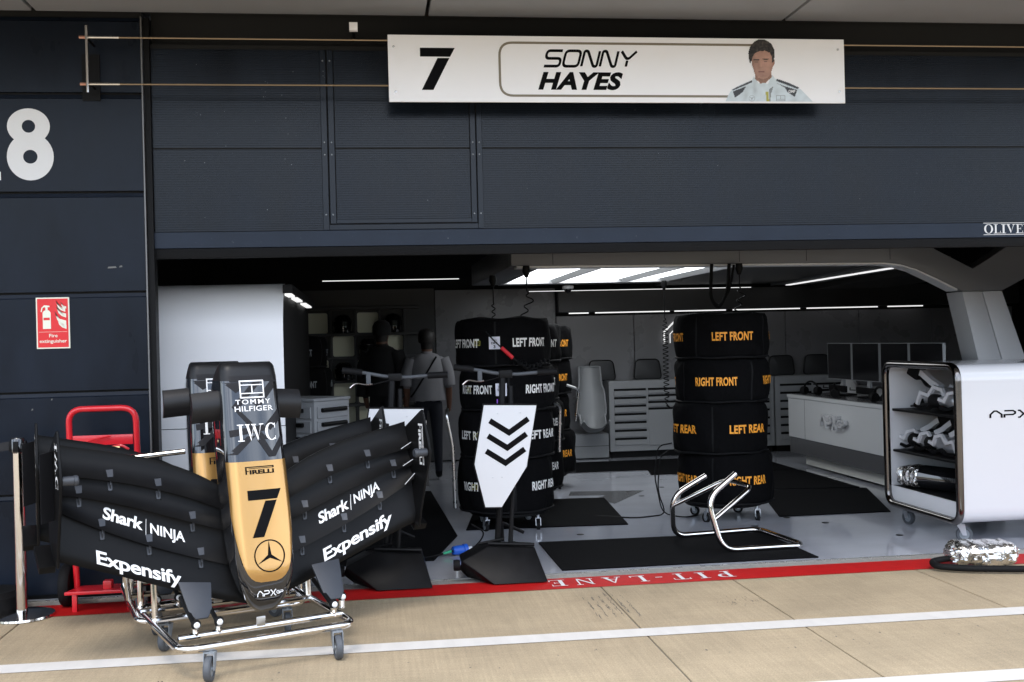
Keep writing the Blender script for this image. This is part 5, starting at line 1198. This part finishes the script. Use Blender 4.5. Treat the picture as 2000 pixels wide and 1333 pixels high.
def crumple(L_, ry, rz_, seed, nu=44, nv=26, amp=.16):
    rs = np.random.RandomState(seed); tot = np.zeros((nu+1, nv)); wt = 1
    for f_ in (4, 8, 16, 30):
        g_ = rs.rand(f_+2, f_+1); g_[:, f_] = g_[:, 0]
        ui = np.linspace(0, f_, nu+1); vi = np.linspace(0, f_, nv+1)[:-1]
        i0, j0 = ui.astype(int), vi.astype(int); fu, fv = (ui-i0)[:, None], (vi-j0)[None, :]
        G = lambda a, b: g_[np.ix_(np.minimum(i0+a, f_+1), np.minimum(j0+b, f_))]
        n_ = G(0, 0)*(1-fu)*(1-fv)+G(1, 0)*fu*(1-fv)+G(0, 1)*(1-fu)*fv+G(1, 1)*fu*fv
        tot += wt*(1-2*np.abs(n_-.5)*2); wt *= .55
    tot -= tot.mean(); mb = MB()
    for i in range(nu+1):
        u = i/nu; e = max(.45, min(1, (u*8)**.5, ((1-u)*8)**.5))
        for j in range(nv):
            a = 2*math.pi*j/nv; k_ = e*(1+amp*tot[i, j]); c_, s_ = math.cos(a), math.sin(a)
            z_ = rz_*k_*math.copysign(abs(s_)**.8, s_)
            mb.v.append(((u-.5)*L_+.006*rs.randn(), ry*k_*math.copysign(abs(c_)**.8, c_), max(z_, -rz_)))
    for i in range(nu):
        for j in range(nv): mb.f.append((i*nv+j, i*nv+(j+1) % nv, (i+1)*nv+(j+1) % nv, (i+1)*nv+j))
    mb.f += [tuple(range(nv)), tuple(range(nu*nv, (nu+1)*nv))]; mb.m = [0]*len(mb.f); return mb
fd = empty('foil_duct', (4.30, 1.38, .392), R(-70), 'foil wrapped duct on the bottom shelf of the cabinet', 'duct')
crumple(.22, .10, .085, 5).build('foil_cuff', M['foil'], fd, smooth=25, loc=(-.0, 0, 0))
MB().tube([(.10+.02*k/2, 0, 0) for k in range(40)], [.085+.010*(k % 2) for k in range(40)], 18).build('ribbed_hose', M['gloss'], fd, smooth=20)
fh = empty('foil_hose', (3.94, -.19, .09), R(-3), 'crumpled silver foil sleeve with a black hose on the red line', 'hose')
crumple(.46, .125, .078, 9, 60, 34, .13).build('foil_sleeve', M['foil'], fh, smooth=25)
MB().tube(fillet([(-.20, .0, -.03), (-.34, .0, -.045), (-.355, -.10, -.058), (-.20, -.20, -.058), (.15, -.285, -.058), (.75, -.36, -.058)], .12, 7), .021, 12).build('black_hose', M['rubber'], fh, smooth=70)

# ------------------------------------------------------------------ red trolley and barrier post by the wall
rt_ = empty('red_hand_truck', (-1.61, -.07, 0), 0, 'red tube hand truck standing against the navy wall', 'hand truck')
MB().tube(fillet([(-.185, .10, .12), (-.19, .06, .60), (-.19, .02, 1.205), (.20, .02, 1.205), (.20, .06, .60), (.19, .10, .12)], .085, 7), .0185, 12).build('frame', M['red'], rt_, smooth=70)
MB().bb(-.17, .18, .018, .032, .985, 1.045).build('upper_plate', M['red'], rt_, bevel=.004); MB().bb(-.17, .18, .05, .062, .55, .62).build('middle_plate', M['red'], rt_, bevel=.004)
MB().tube(fillet([(-.10, .0, .99), (-.06, -.01, 1.02), (.05, 0, 1.04)], .03, 4), .005, 6).build('catch_rod', M['red'], rt_); MB().tube(fillet([(.05, 0, .97), (.12, -.01, .985), (.16, 0, .955)], .03, 4), .008, 6).build('hose', M['red'], rt_)
MB().tube([(.03, -.01, .972), (.11, -.012, .968)], .010, 8).build('brass_valve', mat('brass', (.6, .48, .25), .3, .9), rt_)
MB().prism([(-.22, -.06), (.20, -.06), (.17, .12), (-.17, .12)], .105, .125, 'z').build('foot_plate', M['red'], rt_, bevel=.005)
MB().box((.02, .0, .15), (.05, .06, .05)).build('stop_block', M['red'], rt_, bevel=.005)
for x in (-.165, .15): MB().bb(x-.014, x+.014, -.05, -.022, 0, .104).build('leg', M['red'], rt_, bevel=.003)
for s in (-1, 1):
    MB().lathe([(.05, -.03), (.12, -.03), (.13, -.015), (.13, .015), (.12, .03), (.05, .03), (.05, -.03)], 24, (s*.25, .14, .13), 'x').build('tyre', M['rubber'], rt_)
    MB().lathe([(0, -.02), (.05, -.02), (.05, .02), (0, .02)], 16, (s*.25, .14, .13), 'x').build('rim', M['black'], rt_)
bpst = empty('barrier_post', (-2.06, -.16, 0), 0, 'polished steel queue barrier post at the left edge', 'barrier')
MB().lathe([(0, .0), (.175, .0), (.182, .006), (.18, .018), (.13, .032), (.06, .040), (.04, .042), (0, .043)], 40).build('base', M['chrome'], bpst, smooth=40)
MB().lathe([(.0, .04), (.033, .041), (.0325, .97), (0, .971)], 24).build('pole', M['chrome'], bpst)
MB().lathe([(.036, .965), (.040, .97), (.040, 1.045), (.034, 1.055), (0, 1.056)], 20).build('head', M['gloss'], bpst)
for a in (0, 1, 2, 3): MB().box((.042*math.cos(a*math.pi/2), .042*math.sin(a*math.pi/2), 1.005), (.012, .03, .06), a*math.pi/2).build('clip', M['black'], bpst, bevel=.003)
def belt(u, v): return (-.04-1.6*u, -.02*u, .985+.05*v-.16*math.sin(u*math.pi*.5)*.9)
MB().grid(belt, list(np.linspace(0, 1, 14)), [0, 1]).build('belt', mat('black_webbing', (.01, .01, .012), .8), bpst, fix=False)
bb_ = empty('dark_bundle', (-2.30, .02, 0), 0, 'dark tyre lying on the ground beyond the barrier post', 'tyre')
MB().lathe([(.05, .02), (.16, .0), (.19, .03), (.19, .10), (.16, .13), (.05, .11), (.05, .02)], 28).build('tyre', M['rubber'], bb_)
# drawer trolley between partition and tyres, seen over the wing
tc_ = empty('tool_trolley', (-.55, 2.35, 0), R(-38), 'grey tool trolley with dark drawer handles behind the nose', 'trolley')
MB().bb(-.30, .30, -.22, .22, .10, 1.10).build('carcass', M['grey'], tc_, bevel=.006); MB().bb(-.31, .31, -.23, .23, 1.102, 1.125).build('top_tray', M['grey'], tc_, bevel=.006)
for k in range(8):
    z1 = 1.06-k*.115
    dr = MB().bb(-.27, .27, -.232, -.2205, z1-.095, z1).build('drawer', M['grey'], tc_, bevel=.003, seg=1); MB().tube([(-.20, -.245, z1-.03), (.20, -.245, z1-.03)], .018, 8).build('handle', M['black'], dr)
    dr = MB().bb(.3005, .312, -.19, .19, z1-.095, z1).build('drawer', M['grey'], tc_, bevel=.003, seg=1); MB().tube([(.325, -.15, z1-.03), (.325, .15, z1-.03)], .018, 8).build('handle', M['black'], dr)
for (x, y) in ((-.25, -.17), (.25, -.17), (-.25, .17), (.25, .17)): caster(tc_, x, y, .10, .04, .4, 'rubber', 'zinc')
gl = empty('inspection_lamp', (-.33, 2.6, .80), 0, 'chrome caged lamp beside the grey tool trolley', 'lamp')
MB().sphere((0, 0, .08), .055, 14, 0, (1, 1, 1.25)).build('glass', M['chrome'], gl); MB().lathe([(0, -.80), (.03, -.80), (.03, -.04), (.05, -.02), (.06, .04), (.0, .04)], 14).build('stem', M['black'], gl)
for a in (0, 1): MB().tube([(.062*math.cos(t)*(1-a), .062*math.cos(t)*a, .08+.08*math.sin(t)) for t in np.linspace(0, 2*math.pi, 20)[:-1]], .004, 5, True).build('cage_wire', M['black'], gl)
lf = empty('litter_scrap', (-.98, -1.75, .001), 0, 'small crumpled black scrap on the concrete', 'litter')
sc_ = MB()
for k in range(14):
    a = rng.rand()*6.28; r_ = .02*rng.rand(); sc_.tube([(r_*math.cos(a), r_*math.sin(a), .004), (r_*1.6*math.cos(a+.5), r_*1.6*math.sin(a+.5), .02+.01*rng.rand()), (r_*2.2*math.cos(a+1), r_*2.2*math.sin(a+1), .004)], .004, 5)
sc_.build('rubber_scrap', M['rubber'], lf)
